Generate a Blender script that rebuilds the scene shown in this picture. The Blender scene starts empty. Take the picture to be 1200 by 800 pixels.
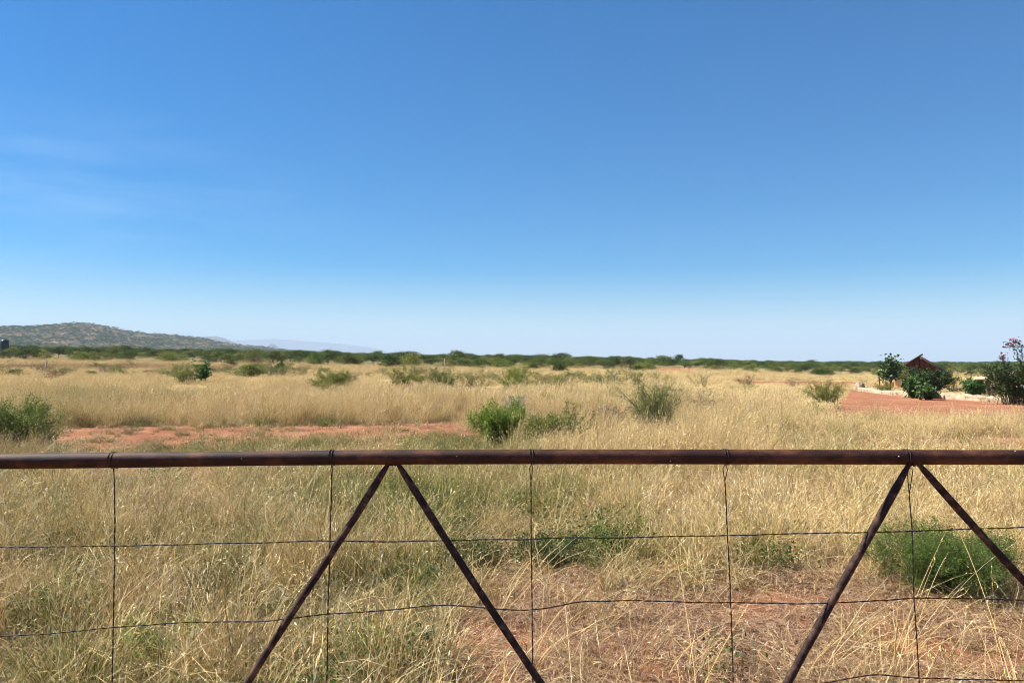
import bpy, math, random
import numpy as np
from mathutils import Vector, Matrix

R = math.radians
PI = math.pi
S = bpy.context.scene
C = S.collection
F = 900.0                    # focal length in photo pixels (1200 wide)
CAMZ, HZ = 1.6, 424.0

# ------------------------------------------------------------------ noise / terrain
_rs = np.random.RandomState(7)
_lat = _rs.rand(256, 256)


def vnoise(x, y):
    x = np.asarray(x, float); y = np.asarray(y, float)
    xi = np.floor(x).astype(int); yi = np.floor(y).astype(int)
    fx = x - xi; fy = y - yi
    fx = fx * fx * (3 - 2 * fx); fy = fy * fy * (3 - 2 * fy)
    a = _lat[xi & 255, yi & 255]; b = _lat[(xi + 1) & 255, yi & 255]
    c = _lat[xi & 255, (yi + 1) & 255]; d = _lat[(xi + 1) & 255, (yi + 1) & 255]
    return (a * (1 - fx) + b * fx) * (1 - fy) + (c * (1 - fx) + d * fx) * fy


def fbm(x, y, o=3):
    s = 0; a = .5; t = 0
    for k in range(o):
        s = s + a * vnoise(np.asarray(x) * 2 ** k + 17 * k, np.asarray(y) * 2 ** k + 31 * k); t += a; a *= .5
    return s / t


def sm(a, b, x):
    t = np.clip((np.asarray(x, float) - a) / (b - a), 0, 1)
    return t * t * (3 - 2 * t)


def box1(x, a, b, f):
    return sm(a - f, a + f, x) * (1 - sm(b - f, b + f, x))


def terrain(x, y):
    x = np.asarray(x, float); y = np.asarray(y, float)
    r = np.hypot(x, y); th = np.arctan2(x, y)
    u = np.tan(np.clip(th, -.75, .75))
    A = np.interp(u, [-.9, -.6, -.4, -.2, 0, .2, .4], [.018, .0160, .0135, .0092, .006, .002, 0])
    A = A * (1 - sm(1.2, 2.2, np.abs(th)))
    h = A * np.clip(r - 40, 0, 1960)
    dd = sm(.2, .5, u) * (1 - sm(1.2, 2.2, np.abs(th)))
    h = h - .9 * sm(15, 55, r) * dd - .4 * sm(58, 88, r) * dd
    h = h + .035 * (fbm(x * .7, y * .7) - .5) * (1 - sm(40, 90, r)) + .6 * (fbm(x * .02 + 5, y * .02) - .5) * sm(90, 250, r)
    return h


def tz(x, y):
    return float(terrain(x, y))


def gpt(px, py):
    """where the line of sight to a point of the photo meets the ground"""
    for Y in np.exp(np.linspace(math.log(1.5), math.log(3000), 3000)):
        x = (px - 600) / F * Y
        if CAMZ - (py - HZ) / F * Y <= tz(x, Y):
            return x, float(Y)
    return (px - 600) / F * 3000, 3000.


def pp(x, y):
    yc = np.maximum(y, .6)
    return 600 + F * x / yc, HZ + F * (CAMZ - terrain(x, y)) / yc


def soil_mask(x, y):
    px, py = pp(x, y)
    n = fbm(x * 1.1 + 3, y * .6, 4) - .5
    n2 = fbm(x * 3.1, y * 2.1 + 9, 3) - .5
    wx = px + n * 90; wy = py + n * 7 + n2 * 4
    c = 516.5 - (wx - 60) * .027
    hw = np.interp(wx, [60, 545], [13.5, 7.5])
    s = box1(wx, 45, 545, 14) * (1 - sm(hw - 2.5, hw + 2.5, np.abs(wy - c)))
    s = np.maximum(s, .9 * box1(wx, -400, 245, 25) * box1(wy, 541, 561, 4))
    up_ = np.interp(px, [870, 1005, 1050, 1200, 1400], [449, 456, 461, 472, 486])
    s = np.maximum(s, box1(px, 975 + (478 - wy) * 1.2, 1700, 16) * sm(up_ - 2, up_ + .5, py) * (1 - sm(487, 493, wy)))
    s = np.maximum(s, box1(wx, 850, 1010, 15) * box1(py + n * 2, 447, 451.5, 1.2))
    s = np.maximum(s, .95 * box1(wx, 1080, 1700, 25) * box1(wy, 514, 536, 4))
    s = np.maximum(s, .45 * box1(wx, 820, 1400, 40) * box1(wy, 486, 502, 4))
    s = np.maximum(s, .80 * box1(wx, 540, 2500, 60) * sm(680, 710, wy) * sm(.36, .56, fbm(x * 1.6, y * 1.6 + 40, 3)))
    s = np.maximum(s, .6 * box1(wx, 730, 830, 15) * box1(py, 430, 436, 1.5))
    return np.clip(s, 0, 1) * (np.asarray(y) > .6)


# ------------------------------------------------------------------ mesh helpers
def tag(o, label=None, cat=None, group=None, kind=None):
    if label: o['label'] = label
    if cat: o['category'] = cat
    if group: o['group'] = group
    if kind: o['kind'] = kind
    return o


def mesh_from(name, V, Fc, mat=None, attrs=None, smooth=False):
    me = bpy.data.meshes.new(name)
    V = np.asarray(V, np.float32)
    me.vertices.add(len(V)); me.vertices.foreach_set('co', V.ravel())
    if len(Fc):
        if isinstance(Fc, np.ndarray):
            k = Fc.shape[1]; tot = np.full(len(Fc), k, np.int32); flat = Fc.astype(np.int32).ravel()
        else:
            tot = np.array([len(f) for f in Fc], np.int32); flat = np.array([i for f in Fc for i in f], np.int32)
        start = np.zeros(len(tot), np.int32); start[1:] = np.cumsum(tot)[:-1]
        me.loops.add(len(flat)); me.loops.foreach_set('vertex_index', flat)
        me.polygons.add(len(tot)); me.polygons.foreach_set('loop_start', start)
        try: me.polygons.foreach_set('loop_total', tot)
        except Exception: pass
        me.update(calc_edges=True)
        if smooth: me.polygons.foreach_set('use_smooth', np.ones(len(tot), bool))
    for k, (typ, arr) in (attrs or {}).items():
        a = me.attributes.new(k, typ, 'POINT')
        a.data.foreach_set('vector' if typ == 'FLOAT_VECTOR' else 'value', np.asarray(arr).ravel())
    me.validate()
    if mat: me.materials.append(mat)
    me.update()
    return me


def mobj(name, me, parent=None, loc=None, link=True):
    o = bpy.data.objects.new(name, me)
    if link: C.objects.link(o)
    if parent: o.parent = parent
    if loc is not None: o.location = loc
    return o


def empty(name, loc, rz=0):
    o = bpy.data.objects.new(name, None); C.objects.link(o)
    o.location = loc; o.rotation_euler = (0, 0, rz); o.empty_display_size = .2
    return o


class MB:
    def __init__(s): s.v = []; s.f = []

    def add(s, v, f):
        n = len(s.v); s.v += [tuple(p) for p in v]; s.f += [tuple(i + n for i in q) for q in f]

    def box(s, c, d, M=None):
        x, y, z = d[0] / 2, d[1] / 2, d[2] / 2
        v = [Vector((c[0] + i * x, c[1] + j * y, c[2] + k * z)) for i in (-1, 1) for j in (-1, 1) for k in (-1, 1)]
        if M: v = [M @ p for p in v]
        s.add(v, [(0, 1, 3, 2), (4, 6, 7, 5), (0, 4, 5, 1), (2, 3, 7, 6), (0, 2, 6, 4), (1, 5, 7, 3)])

    def tube(s, pts, rad, n=6, cap=True):
        pts = [Vector(p) for p in pts]
        if not hasattr(rad, '__len__'): rad = [rad] * len(pts)
        up = Vector((.13, .31, .94)).normalized()
        v = []; f = []; prev = None
        for i, p in enumerate(pts):
            t = (pts[min(i + 1, len(pts) - 1)] - pts[max(i - 1, 0)])
            if t.length < 1e-9: t = Vector((0, 0, 1))
            t.normalize()
            a = prev if prev is not None else (up if abs(t.dot(up)) < .9 else Vector((1, 0, 0)))
            a = (a - t * a.dot(t))
            a = a.normalized() if a.length > 1e-6 else t.orthogonal().normalized()
            prev = a; b = t.cross(a)
            for k in range(n):
                q = 2 * PI * k / n
                v.append(p + (a * math.cos(q) + b * math.sin(q)) * rad[i])
        for i in range(len(pts) - 1):
            for k in range(n):
                k2 = (k + 1) % n
                f.append((i * n + k, i * n + k2, (i + 1) * n + k2, (i + 1) * n + k))
        if cap:
            f.append(tuple(range(n))[::-1]); m = (len(pts) - 1) * n
            f.append(tuple(range(m, m + n)))
        s.add(v, f)

    def build(s, name, mat, parent=None, smooth=False):
        return mobj(name, mesh_from(name, s.v, s.f, mat, smooth=smooth), parent)


# ------------------------------------------------------------------ materials
def mat_new(name):
    m = bpy.data.materials.new(name); m.use_nodes = True
    nt = m.node_tree; nt.nodes.clear()
    out = nt.nodes.new('ShaderNodeOutputMaterial')
    return m, nt, out


def nd(nt, t, **kw):
    n = nt.nodes.new(t)
    for k, v in kw.items():
        if k.startswith('i_'): n.inputs[k[2:]].default_value = v
        else: setattr(n, k, v)
    return n


def attr(nt, name, typ='GEOMETRY'):
    n = nt.nodes.new('ShaderNodeAttribute'); n.attribute_name = name; n.attribute_type = typ
    return n.outputs['Fac']


def math_(nt, op, a, b=None, clamp=False):
    n = nt.nodes.new('ShaderNodeMath'); n.operation = op; n.use_clamp = clamp
    for i, q in enumerate((a, b)):
        if q is None: continue
        if isinstance(q, (int, float)): n.inputs[i].default_value = q
        else: nt.links.new(q, n.inputs[i])
    return n.outputs[0]


def mixc(nt, f, a, b, blend='MIX'):
    n = nt.nodes.new('ShaderNodeMix'); n.data_type = 'RGBA'; n.blend_type = blend
    for s, q in ((0, f), (6, a), (7, b)):
        if isinstance(q, (int, float)): n.inputs[s].default_value = q
        elif isinstance(q, (tuple, list)): n.inputs[s].default_value = (*q, 1) if len(q) == 3 else q
        else: nt.links.new(q, n.inputs[s])
    return n.outputs[2]


def ramp(nt, fac, stops):
    n = nt.nodes.new('ShaderNodeValToRGB'); e = n.color_ramp.elements
    while len(e) < len(stops): e.new(.5)
    for q, (p, c) in zip(e, stops): q.position = p; q.color = (*c, 1)
    nt.links.new(fac, n.inputs[0])
    return n.outputs[0]


def leafy(m, nt, out, col, trans=.3, rough=.55, spec=.25):
    p = nd(nt, 'ShaderNodeBsdfPrincipled'); p.inputs['Roughness'].default_value = rough
    p.inputs['Specular IOR Level'].default_value = spec
    t = nd(nt, 'ShaderNodeBsdfTranslucent'); mx = nd(nt, 'ShaderNodeMixShader'); mx.inputs[0].default_value = trans
    nt.links.new(col, p.inputs['Base Color']); nt.links.new(col, t.inputs['Color'])
    nt.links.new(p.outputs[0], mx.inputs[1]); nt.links.new(t.outputs[0], mx.inputs[2]); nt.links.new(mx.outputs[0], out.inputs[0])
    return m


def grass_material(name, straw, green, brown, trans=.3):
    m, nt, out = mat_new(name)
    v = attr(nt, 'v'); t = attr(nt, 't')
    tint = attr(nt, 'tint', 'INSTANCER'); lum = attr(nt, 'lum', 'INSTANCER')
    a = ramp(nt, v, straw); g = ramp(nt, v, green); b = ramp(nt, v, brown)
    # some blades stay green, some dry: threshold by the blade's own number
    gf = math_(nt, 'MULTIPLY', math_(nt, 'SUBTRACT', math_(nt, 'ADD', tint, math_(nt, 'MULTIPLY', math_(nt, 'SUBTRACT', .5, t), .35)), math_(nt, 'MULTIPLY', math_(nt, 'FRACT', math_(nt, 'MULTIPLY', v, 7.31)), .7)), 3.0, True)
    bf = math_(nt, 'MULTIPLY', tint, -1.0, True)
    c = mixc(nt, bf, a, b); c = mixc(nt, gf, c, g)
    hsv = nd(nt, 'ShaderNodeHueSaturation'); nt.links.new(lum, hsv.inputs['Value']); nt.links.new(c, hsv.inputs['Color'])
    return leafy(m, nt, out, hsv.outputs[0], trans)


STRAW = [(0, (.20, .115, .045)), (.3, (.47, .315, .125)), (.7, (.73, .54, .235)), (1, (.88, .76, .46))]
GREEN = [(0, (.06, .075, .015)), (.5, (.16, .172, .034)), (1, (.33, .32, .07))]
BROWN = [(0, (.13, .065, .038)), (.5, (.26, .15, .085)), (1, (.40, .26, .15))]
LITTER = [(0, (.20, .085, .04)), (.4, (.42, .24, .125)), (.8, (.62, .43, .26)), (1, (.74, .60, .42))]
M_GRASS = grass_material('dry_grass_blades', STRAW, GREEN, BROWN, .11)
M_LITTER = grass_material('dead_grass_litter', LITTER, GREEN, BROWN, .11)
M_WEED = grass_material('leafy_weed', [(0, (.05, .08, .02)), (1, (.17, .23, .05))], [(0, (.04, .08, .015)), (1, (.17, .26, .045))], BROWN, .35)


def leaf_mat(name, lo, mid, hi, trans=.25, var=.35, rough=.7, spec=.12):
    m, nt, out = mat_new(name)
    v = attr(nt, 'v')
    c = ramp(nt, v, [(0, lo), (.5, mid), (1, hi)])
    oi = nd(nt, 'ShaderNodeObjectInfo')
    hsv = nd(nt, 'ShaderNodeHueSaturation'); nt.links.new(c, hsv.inputs['Color'])
    nt.links.new(math_(nt, 'ADD', 1 - var / 2, math_(nt, 'MULTIPLY', oi.outputs['Random'], var)), hsv.inputs['Value'])
    r2 = math_(nt, 'FRACT', math_(nt, 'MULTIPLY', oi.outputs['Random'], 37.7))
    nt.links.new(math_(nt, 'ADD', .475, math_(nt, 'MULTIPLY', r2, .05)), hsv.inputs['Hue'])
    return leafy(m, nt, out, hsv.outputs[0], trans, rough, spec)


M_LF = {
    'acacia': leaf_mat('acacia_leaf', (.055, .08, .018), (.09, .125, .028), (.14, .18, .042), var=.5),
    'dark': leaf_mat('dark_evergreen_leaf', (.04, .06, .018), (.065, .095, .026), (.10, .14, .038)),
    'olive': leaf_mat('olive_leaf', (.10, .125, .025), (.155, .18, .040), (.22, .235, .06), var=.5),
    'brown': leaf_mat('dry_twig_leaf', (.12, .075, .05), (.18, .12, .08), (.26, .19, .12)),
    'bright': leaf_mat('bright_leaf', (.11, .17, .02), (.19, .28, .04), (.30, .40, .07), var=.1),
    'mid': leaf_mat('mid_green_leaf', (.10, .13, .02), (.17, .21, .038), (.26, .31, .065), var=.1),
    'grey': leaf_mat('grey_green_leaf', (.22, .24, .17), (.32, .34, .25), (.44, .45, .35), var=.1),
    'fine': leaf_mat('feathery_leaf', (.05, .095, .016), (.09, .155, .026), (.16, .24, .045), var=.1),
    'glossy': leaf_mat('glossy_garden_leaf', (.016, .035, .010), (.030, .062, .016), (.065, .115, .03), var=.15, rough=.5, spec=.22),
    'bigleaf': leaf_mat('broad_garden_leaf', (.035, .08, .018), (.06, .13, .03), (.10, .19, .05), var=.1, rough=.5, spec=.22),
    'yellow': leaf_mat('yellow_green_leaf', (.16, .17, .03), (.24, .23, .05), (.34, .30, .08), var=.1),
    'pink': leaf_mat('pink_bract', (.30, .03, .09), (.46, .07, .17), (.58, .17, .28), var=.1),
    'red': leaf_mat('red_leaf', (.30, .04, .02), (.42, .07, .04), (.5, .14, .06), var=.1),
    'white': leaf_mat('white_petal', (.6, .6, .55), (.75, .73, .7), (.8, .8, .78), var=.05),
}


def simple_mat(name, c1, c2, scale=8, rough=.8, bump=.0, spec=.3, metal=0, det=6, c3=None, stretch=None):
    m, nt, out = mat_new(name)
    p = nd(nt, 'ShaderNodeBsdfPrincipled'); p.inputs['Roughness'].default_value = rough
    p.inputs['Specular IOR Level'].default_value = spec; p.inputs['Metallic'].default_value = metal
    tc = nd(nt, 'ShaderNodeTexCoord'); mp = nd(nt, 'ShaderNodeMapping'); nt.links.new(tc.outputs['Object'], mp.inputs[0])
    if stretch: mp.inputs['Scale'].default_value = stretch
    n = nd(nt, 'ShaderNodeTexNoise'); n.inputs['Scale'].default_value = scale; n.inputs['Detail'].default_value = det
    n.inputs['Roughness'].default_value = .65
    nt.links.new(mp.outputs[0], n.inputs['Vector'])
    st = [(.3, c1), (.7, c2)] if c3 is None else [(.34, c1), (.5, c2), (.66, c3)]
    nt.links.new(ramp(nt, n.outputs[0], st), p.inputs['Base Color'])
    if bump:
        b = nd(nt, 'ShaderNodeBump'); b.inputs['Distance'].default_value = bump; b.inputs['Strength'].default_value = 1
        nt.links.new(n.outputs[0], b.inputs['Height']); nt.links.new(b.outputs[0], p.inputs['Normal'])
    nt.links.new(p.outputs[0], out.inputs[0])
    return m


M_BARK = simple_mat('grey_brown_bark', (.06, .042, .03), (.16, .125, .09), 20, .9)
M_TWIG = simple_mat('pale_dry_twig', (.16, .11, .075), (.32, .25, .17), 30, .9)
M_RUST = simple_mat('rusty_pipe', (.014, .0055, .004), (.042, .015, .009), 14, .66, .0035, .28, 0, 12, (.13, .050, .026), (.5, 1, 1))
M_BRACE = simple_mat('rusty_brace', (.012, .007, .006), (.036, .018, .015), 30, .7, .002, .22, 0, 9, (.13, .075, .05))
M_WIRE = simple_mat('dark_rusted_wire', (.010, .007, .006), (.035, .02, .014), 60, .6, 0, .35)
M_PEACH = simple_mat('peach_plaster', (.52, .27, .15), (.66, .38, .23), 3, .9, .004)
M_CLAD = simple_mat('dark_red_cladding', (.05, .013, .011), (.10, .024, .018), 5, .7, 0, .3)
M_ROOFRED = simple_mat('dark_red_roof_sheet', (.055, .015, .012), (.11, .03, .022), 2, .55, 0, .4)
M_TIN = simple_mat('pale_tin_sheet', (.5, .52, .54), (.7, .72, .74), 2, .4, 0, .5)
M_DARKWOOD = simple_mat('dark_timber', (.03, .015, .012), (.08, .035, .025), 9, .8)
M_GLASS = simple_mat('dark_window_pane', (.02, .025, .03), (.04, .045, .05), 2, .08, 0, .6)
M_WALL = simple_mat('pale_limestone', (.16, .11, .07), (.40, .31, .21), 2.6, .95, .05, .1, 0, 9, (.55, .45, .33))
M_SLAB = simple_mat('cream_stone_slab', (.58, .46, .33), (.78, .68, .52), 5, .9, .01)
M_BRICK = simple_mat('terracotta_block', (.42, .19, .11), (.58, .32, .20), 4, .9, .01)
M_TANK = simple_mat('dark_plastic_tank', (.008, .018, .020), (.016, .032, .034), 2, .35, 0, .45)
M_WOOD = simple_mat('weathered_post_wood', (.28, .2, .15), (.46, .36, .28), 15, .9)
M_GREYP = simple_mat('grey_painted_metal', (.10, .12, .15), (.17, .19, .23), 6, .6)
M_WHITE = simple_mat('white_painted_metal', (.72, .72, .7), (.8, .8, .78), 6, .6)
M_CLAY = simple_mat('red_mound_soil', (.30, .11, .05), (.46, .19, .09), 6, .95, .02)


def ground_material():
    m, nt, out = mat_new('savanna_ground')
    p = nd(nt, 'ShaderNodeBsdfPrincipled'); p.inputs['Roughness'].default_value = .95; p.inputs['Specular IOR Level'].default_value = .1
    tc = nd(nt, 'ShaderNodeTexCoord')

    def noise(sc, det=8, r=.6):
        n = nd(nt, 'ShaderNodeTexNoise'); n.inputs['Scale'].default_value = sc; n.inputs['Detail'].default_value = det; n.inputs['Roughness'].default_value = r
        nt.links.new(tc.outputs['Object'], n.inputs['Vector']); return n.outputs[0]
    n1, n2, n3 = noise(.6), noise(9), noise(.012, 6)
    n4 = noise(55, 4, .7)
    soil = ramp(nt, n1, [(.3, (.21, .085, .042)), (.5, (.31, .138, .072)), (.7, (.44, .23, .135))])
    soil = mixc(nt, math_(nt, 'MULTIPLY', n2, .55), soil, (.24, .09, .045))
    peb = ramp(nt, n4, [(.55, (1, 1, 1)), (.72, (1.35, 1.3, 1.25))])
    soil = mixc(nt, 1.0, soil, peb, 'MULTIPLY')
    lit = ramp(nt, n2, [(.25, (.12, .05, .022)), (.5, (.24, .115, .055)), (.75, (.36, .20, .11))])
    far = ramp(nt, n3, [(.3, (.30, .215, .095)), (.5, (.44, .33, .15)), (.7, (.36, .24, .13))])
    wood = ramp(nt, n3, [(.35, (.10, .105, .045)), (.65, (.24, .19, .10))])
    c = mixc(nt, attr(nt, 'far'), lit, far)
    c = mixc(nt, attr(nt, 'woods'), c, wood)
    sf = math_(nt, 'MULTIPLY', math_(nt, 'SUBTRACT', math_(nt, 'ADD', math_(nt, 'MULTIPLY', attr(nt, 'soil'), 1.6), math_(nt, 'MULTIPLY', n2, .6)), .55), 1.6, True)
    c = mixc(nt, sf, c, soil)
    nt.links.new(c, p.inputs['Base Color'])
    b = nd(nt, 'ShaderNodeBump'); b.inputs['Distance'].default_value = .03
    nt.links.new(math_(nt, 'ADD', n2, math_(nt, 'MULTIPLY', n4, .3)), b.inputs['Height']); nt.links.new(b.outputs[0], p.inputs['Normal'])
    nt.links.new(p.outputs[0], out.inputs[0])
    return m


# ------------------------------------------------------------------ the ground sheet
def polar_grid(rs, th, closed):
    nr, nt_ = len(rs), len(th)
    RR, TT = np.meshgrid(rs, th, indexing='ij')
    X = RR * np.sin(TT); Y = RR * np.cos(TT)
    i, j = np.meshgrid(np.arange(nr - 1), np.arange(nt_ if closed else nt_ - 1), indexing='ij')
    j2 = (j + 1) % nt_
    Fq = np.stack([i * nt_ + j, (i + 1) * nt_ + j, (i + 1) * nt_ + j2, i * nt_ + j2], -1).reshape(-1, 4)
    return X.ravel(), Y.ravel(), Fq


FIELD_END_U = [-.75, -.6, -.3, 0, .1, .3, .5, .7]
FIELD_END_R = [150, 142, 125, 104, 104, 128, 162, 185]

rs = np.concatenate([[.05, .4, .8, 1.2], np.exp(np.linspace(math.log(1.5), math.log(19800), 430))])
th = np.concatenate([np.linspace(-PI, -.9, 40)[:-1], np.linspace(-.9, .9, 420), np.linspace(.9, PI, 40)[1:-1]])
gx, gy, gf = polar_grid(rs, th, True)
gz = terrain(gx, gy)
gr = np.hypot(gx, gy); gu = np.tan(np.clip(np.arctan2(gx, gy), -.9, .9))
fe = np.interp(gu, FIELD_END_U, FIELD_END_R)
nn = fbm(gx * .02, gy * .02)
me = mesh_from('ground', np.stack([gx, gy, gz], 1), gf, ground_material(), {
    'soil': ('FLOAT', soil_mask(gx, gy)), 'far': ('FLOAT', sm(18, 55, gr)), 'woods': ('FLOAT', sm(fe * .95, fe * 1.4, gr + (nn - .5) * 60))}, smooth=True)
ground = tag(mobj('ground', me), 'red sandy savanna ground under dry grass', 'ground', kind='structure')

# ------------------------------------------------------------------ hills
def hill_mat(name, c1, c2, c3, sc):
    m, nt, out = mat_new(name)
    p = nd(nt, 'ShaderNodeBsdfPrincipled'); p.inputs['Roughness'].default_value = .95; p.inputs['Specular IOR Level'].default_value = .05
    tc = nd(nt, 'ShaderNodeTexCoord'); n = nd(nt, 'ShaderNodeTexNoise'); n.inputs['Scale'].default_value = sc; n.inputs['Detail'].default_value = 9; n.inputs['Roughness'].default_value = .7
    mp = nd(nt, 'ShaderNodeMapping'); mp.inputs['Scale'].default_value = (1, .5, 2.5)
    nt.links.new(tc.outputs['Object'], mp.inputs[0]); nt.links.new(mp.outputs[0], n.inputs['Vector'])
    nt.links.new(ramp(nt, n.outputs[0], [(.38, c1), (.52, c2), (.66, c3)]), p.inputs['Base Color']); nt.links.new(p.outputs[0], out.inputs[0])
    return m


hr = np.linspace(1350, 3500, 110); hth = np.linspace(-1.05, -.20, 260)
hx, hy, hf = polar_grid(hr, hth, False)
hu = np.tan(np.clip(np.arctan2(hx, hy), -1.1, 1)); hrr = np.hypot(hx, hy)
RIDGE_PX = [-400, -200, -80, 0, 30, 60, 90, 110, 130, 150, 180, 200, 225, 245, 262, 280, 310, 340, 400]
RIDGE_PY = [403, 393, 388, 385, 384, 383, 382, 383, 387, 390, 393.5, 394, 397, 400.5, 403.5, 406, 409, 413, 419]
rpx = 600 + F * hu
rpy = np.interp(rpx, RIDGE_PX, RIDGE_PY)
ridge = CAMZ + (HZ - rpy) / F * 2400 * np.cos(np.arctan(hu))
base = terrain(hx, hy)
prof = sm(1400, 2400, hrr) ** 1.25 * (1 - sm(2450, 3500, hrr))
nz = (fbm(hx / 160, hy / 160, 4) - .5) * 26 * prof + (fbm(hx / 45, hy / 45, 3) - .5) * 7 * prof


def hill_z(x, y):
    u = np.tan(np.clip(np.arctan2(x, y), -1.1, 1)); r = np.hypot(x, y)
    rp = np.interp(600 + F * u, RIDGE_PX, RIDGE_PY)
    rg = CAMZ + (HZ - rp) / F * 2400 * np.cos(np.arctan(u)); b = terrain(x, y)
    pr = sm(1400, 2400, r) ** 1.25 * (1 - sm(2450, 3500, r))
    return b - 4 + (np.maximum(rg - b, 0) + 4) * pr + (fbm(x / 160, y / 160, 4) - .5) * 26 * pr + (fbm(x / 45, y / 45, 3) - .5) * 7 * pr


hz = hill_z(hx, hy)
tag(mobj('hill', mesh_from('hill', np.stack([hx, hy, hz], 1), hf, hill_mat('rocky_hillside', (.028, .035, .016), (.09, .068, .036), (.26, .17, .09), .03), smooth=True)),
    'long low rocky hill dotted with scrub on the left horizon', 'hill', kind='structure')


def ridge_hill(name, label, Y, pxs, pys, depth, mat, nzs):
    xs = np.linspace(pxs[0], pxs[-1], 120); prof_ = np.interp(xs, pxs, pys)
    V = []; nd_ = 14
    for k in range(nd_ + 1):
        t = k / nd_; yy = Y - depth / 2 + depth * t
        hh = (CAMZ + (HZ - prof_) / F * Y + 6) * (math.sin(PI * t) ** .8 if 0 < t < 1 else 0)
        x = (xs - 600) / F * Y
        z = hh * (1 + nzs * (fbm(x / 500 + Y, np.full_like(x, yy) / 500, 4) - .5)) - 5
        V.append(np.stack([x, np.full_like(x, yy), z], 1))
    V = np.concatenate(V); n = len(xs)
    i, j = np.meshgrid(np.arange(nd_), np.arange(n - 1), indexing='ij')
    Fq = np.stack([i * n + j, i * n + j + 1, (i + 1) * n + j + 1, (i + 1) * n + j], -1).reshape(-1, 4)
    return tag(mobj(name, mesh_from(name, V, Fq, mat, smooth=True)), label, 'hill', kind='structure')


M_FARH = hill_mat('far_hill_scrub', (.06, .07, .05), (.12, .11, .08), (.18, .15, .11), .004)
ridge_hill('distant_hill', 'small blue hill beyond the end of the rocky hill', 8000, [200, 225, 240, 252, 262, 275, 300], [424, 400, 395.5, 394.5, 396.5, 402, 424], 900, M_FARH, .15)
ridge_hill('distant_hill', 'tiny blue cone shaped hill left of centre on the horizon', 9600, [296, 310, 318, 321, 327, 342], [424, 407, 402, 402.5, 408, 424], 600, M_FARH, .1)
ridge_hill('mountains', 'faint pale blue mountain range fading into the haze', 17000, [200, 250, 285, 320, 345, 375, 402, 430, 455, 485], [410, 401, 398.5, 397, 398.5, 401, 403, 406, 412, 424], 2400, M_FARH, .06)

# ------------------------------------------------------------------ grass prototypes
def blades(n, rng, h, spread, w, segs=3, bend=(.1, .5), lean=(.12, 0), head=0, headw=.02, curl=0, flat=False, zj=0., lin=0.):
    az = rng.rand(n) * 2 * PI; L = rng.uniform(h[0], h[1], n)
    bx = rng.normal(0, spread, n); by = rng.normal(0, spread, n)
    b = rng.uniform(bend[0], bend[1], n)
    dx = np.cos(az) * b + lean[0]; dy = np.sin(az) * b + lean[1]
    t = np.linspace(0, 1, segs + 1)[None, :]
    wa = rng.rand(n) * 2 * PI
    v = rng.rand(n)
    if flat:
        el = rng.uniform(-.05, .45, n)[:, None]
        c2 = (rng.rand(n)[:, None] - .5) * 2.5
        ang = az[:, None] + c2 * t
        X = bx[:, None] + np.cos(ang) * L[:, None] * (t - .5); Y = by[:, None] + np.sin(ang) * L[:, None] * (t - .5)
        Z = .01 + zj * rng.rand(n)[:, None] + np.abs(el) * L[:, None] * (t - t * t * .5)
    else:
        q_ = lin * t + (1 - lin) * t ** 2
        X = bx[:, None] + dx[:, None] * L[:, None] * q_
        Y = by[:, None] + dy[:, None] * L[:, None] * q_
        m2 = (dx ** 2 + dy ** 2)[:, None]
        Z = L[:, None] * (t - .42 * m2 * t ** 3)
        if curl:
            ph = rng.rand(n)[:, None] * 6.28
            X = X + curl * L[:, None] * np.sin(ph + t * 5) * t; Y = Y + curl * L[:, None] * np.cos(ph * 2 + t * 4) * t
    wid = w * rng.uniform(.6, 1.3, n)[:, None] * (1 - t) ** .6 / 2 + w * .08
    wx = np.cos(wa)[:, None] * wid; wy = np.sin(wa)[:, None] * wid
    A = np.stack([X - wx, Y - wy, Z], -1); B = np.stack([X + wx, Y + wy, Z], -1)
    V = np.stack([A, B], 2).reshape(-1, 3)           # n,(segs+1),2
    k = (segs + 1) * 2
    i, j = np.meshgrid(np.arange(n), np.arange(segs), indexing='ij')
    o = i * k + j * 2
    Fq = np.stack([o, o + 1, o + 3, o + 2], -1).reshape(-1, 4)
    va = np.repeat(v, k); ta = np.tile(np.repeat(np.linspace(0, 1, segs + 1), 2), n)
    parts = [(V, Fq, va, ta)]
    if head:
        tip = np.stack([X, Y, Z], -1)
        hn = int(n * .75)
        HV = []; HF = []; hv = []
        for q in range(head):
            f = rng.uniform(.72, 1.0, hn)
            lo = np.minimum((f * segs).astype(int), segs - 1); fr = (f * segs - lo)[:, None]
            idx = np.arange(hn)
            p = tip[idx, lo] * (1 - fr) + tip[idx, lo + 1] * fr
            d = tip[idx, lo + 1] - tip[idx, lo]; d /= np.linalg.norm(d, axis=1)[:, None] + 1e-9
            d = d + rng.normal(0, .35, (hn, 3)); d /= np.linalg.norm(d, axis=1)[:, None]
            sx = rng.normal(0, 1, (hn, 3)); sx -= d * (sx * d).sum(1)[:, None]; sx /= np.linalg.norm(sx, axis=1)[:, None] + 1e-9
            ln = headw * rng.uniform(1.2, 2.6, hn)[:, None]; ww = headw * .22
            HV.append(np.stack([p - sx * ww * .3, p + d * ln * .5 - sx * ww, p + d * ln, p + d * ln * .5 + sx * ww], 1).reshape(-1, 3))
            HF.append(np.arange(hn * 4).reshape(-1, 4) + q * hn * 4); hv.append(np.repeat(np.clip(v[:hn] * .5 + .5, 0, 1), 4))
        HV = np.concatenate(HV); HF = np.concatenate(HF); hv = np.concatenate(hv)
        parts.append((HV, HF, hv, np.ones(len(HV))))
    return parts


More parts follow.
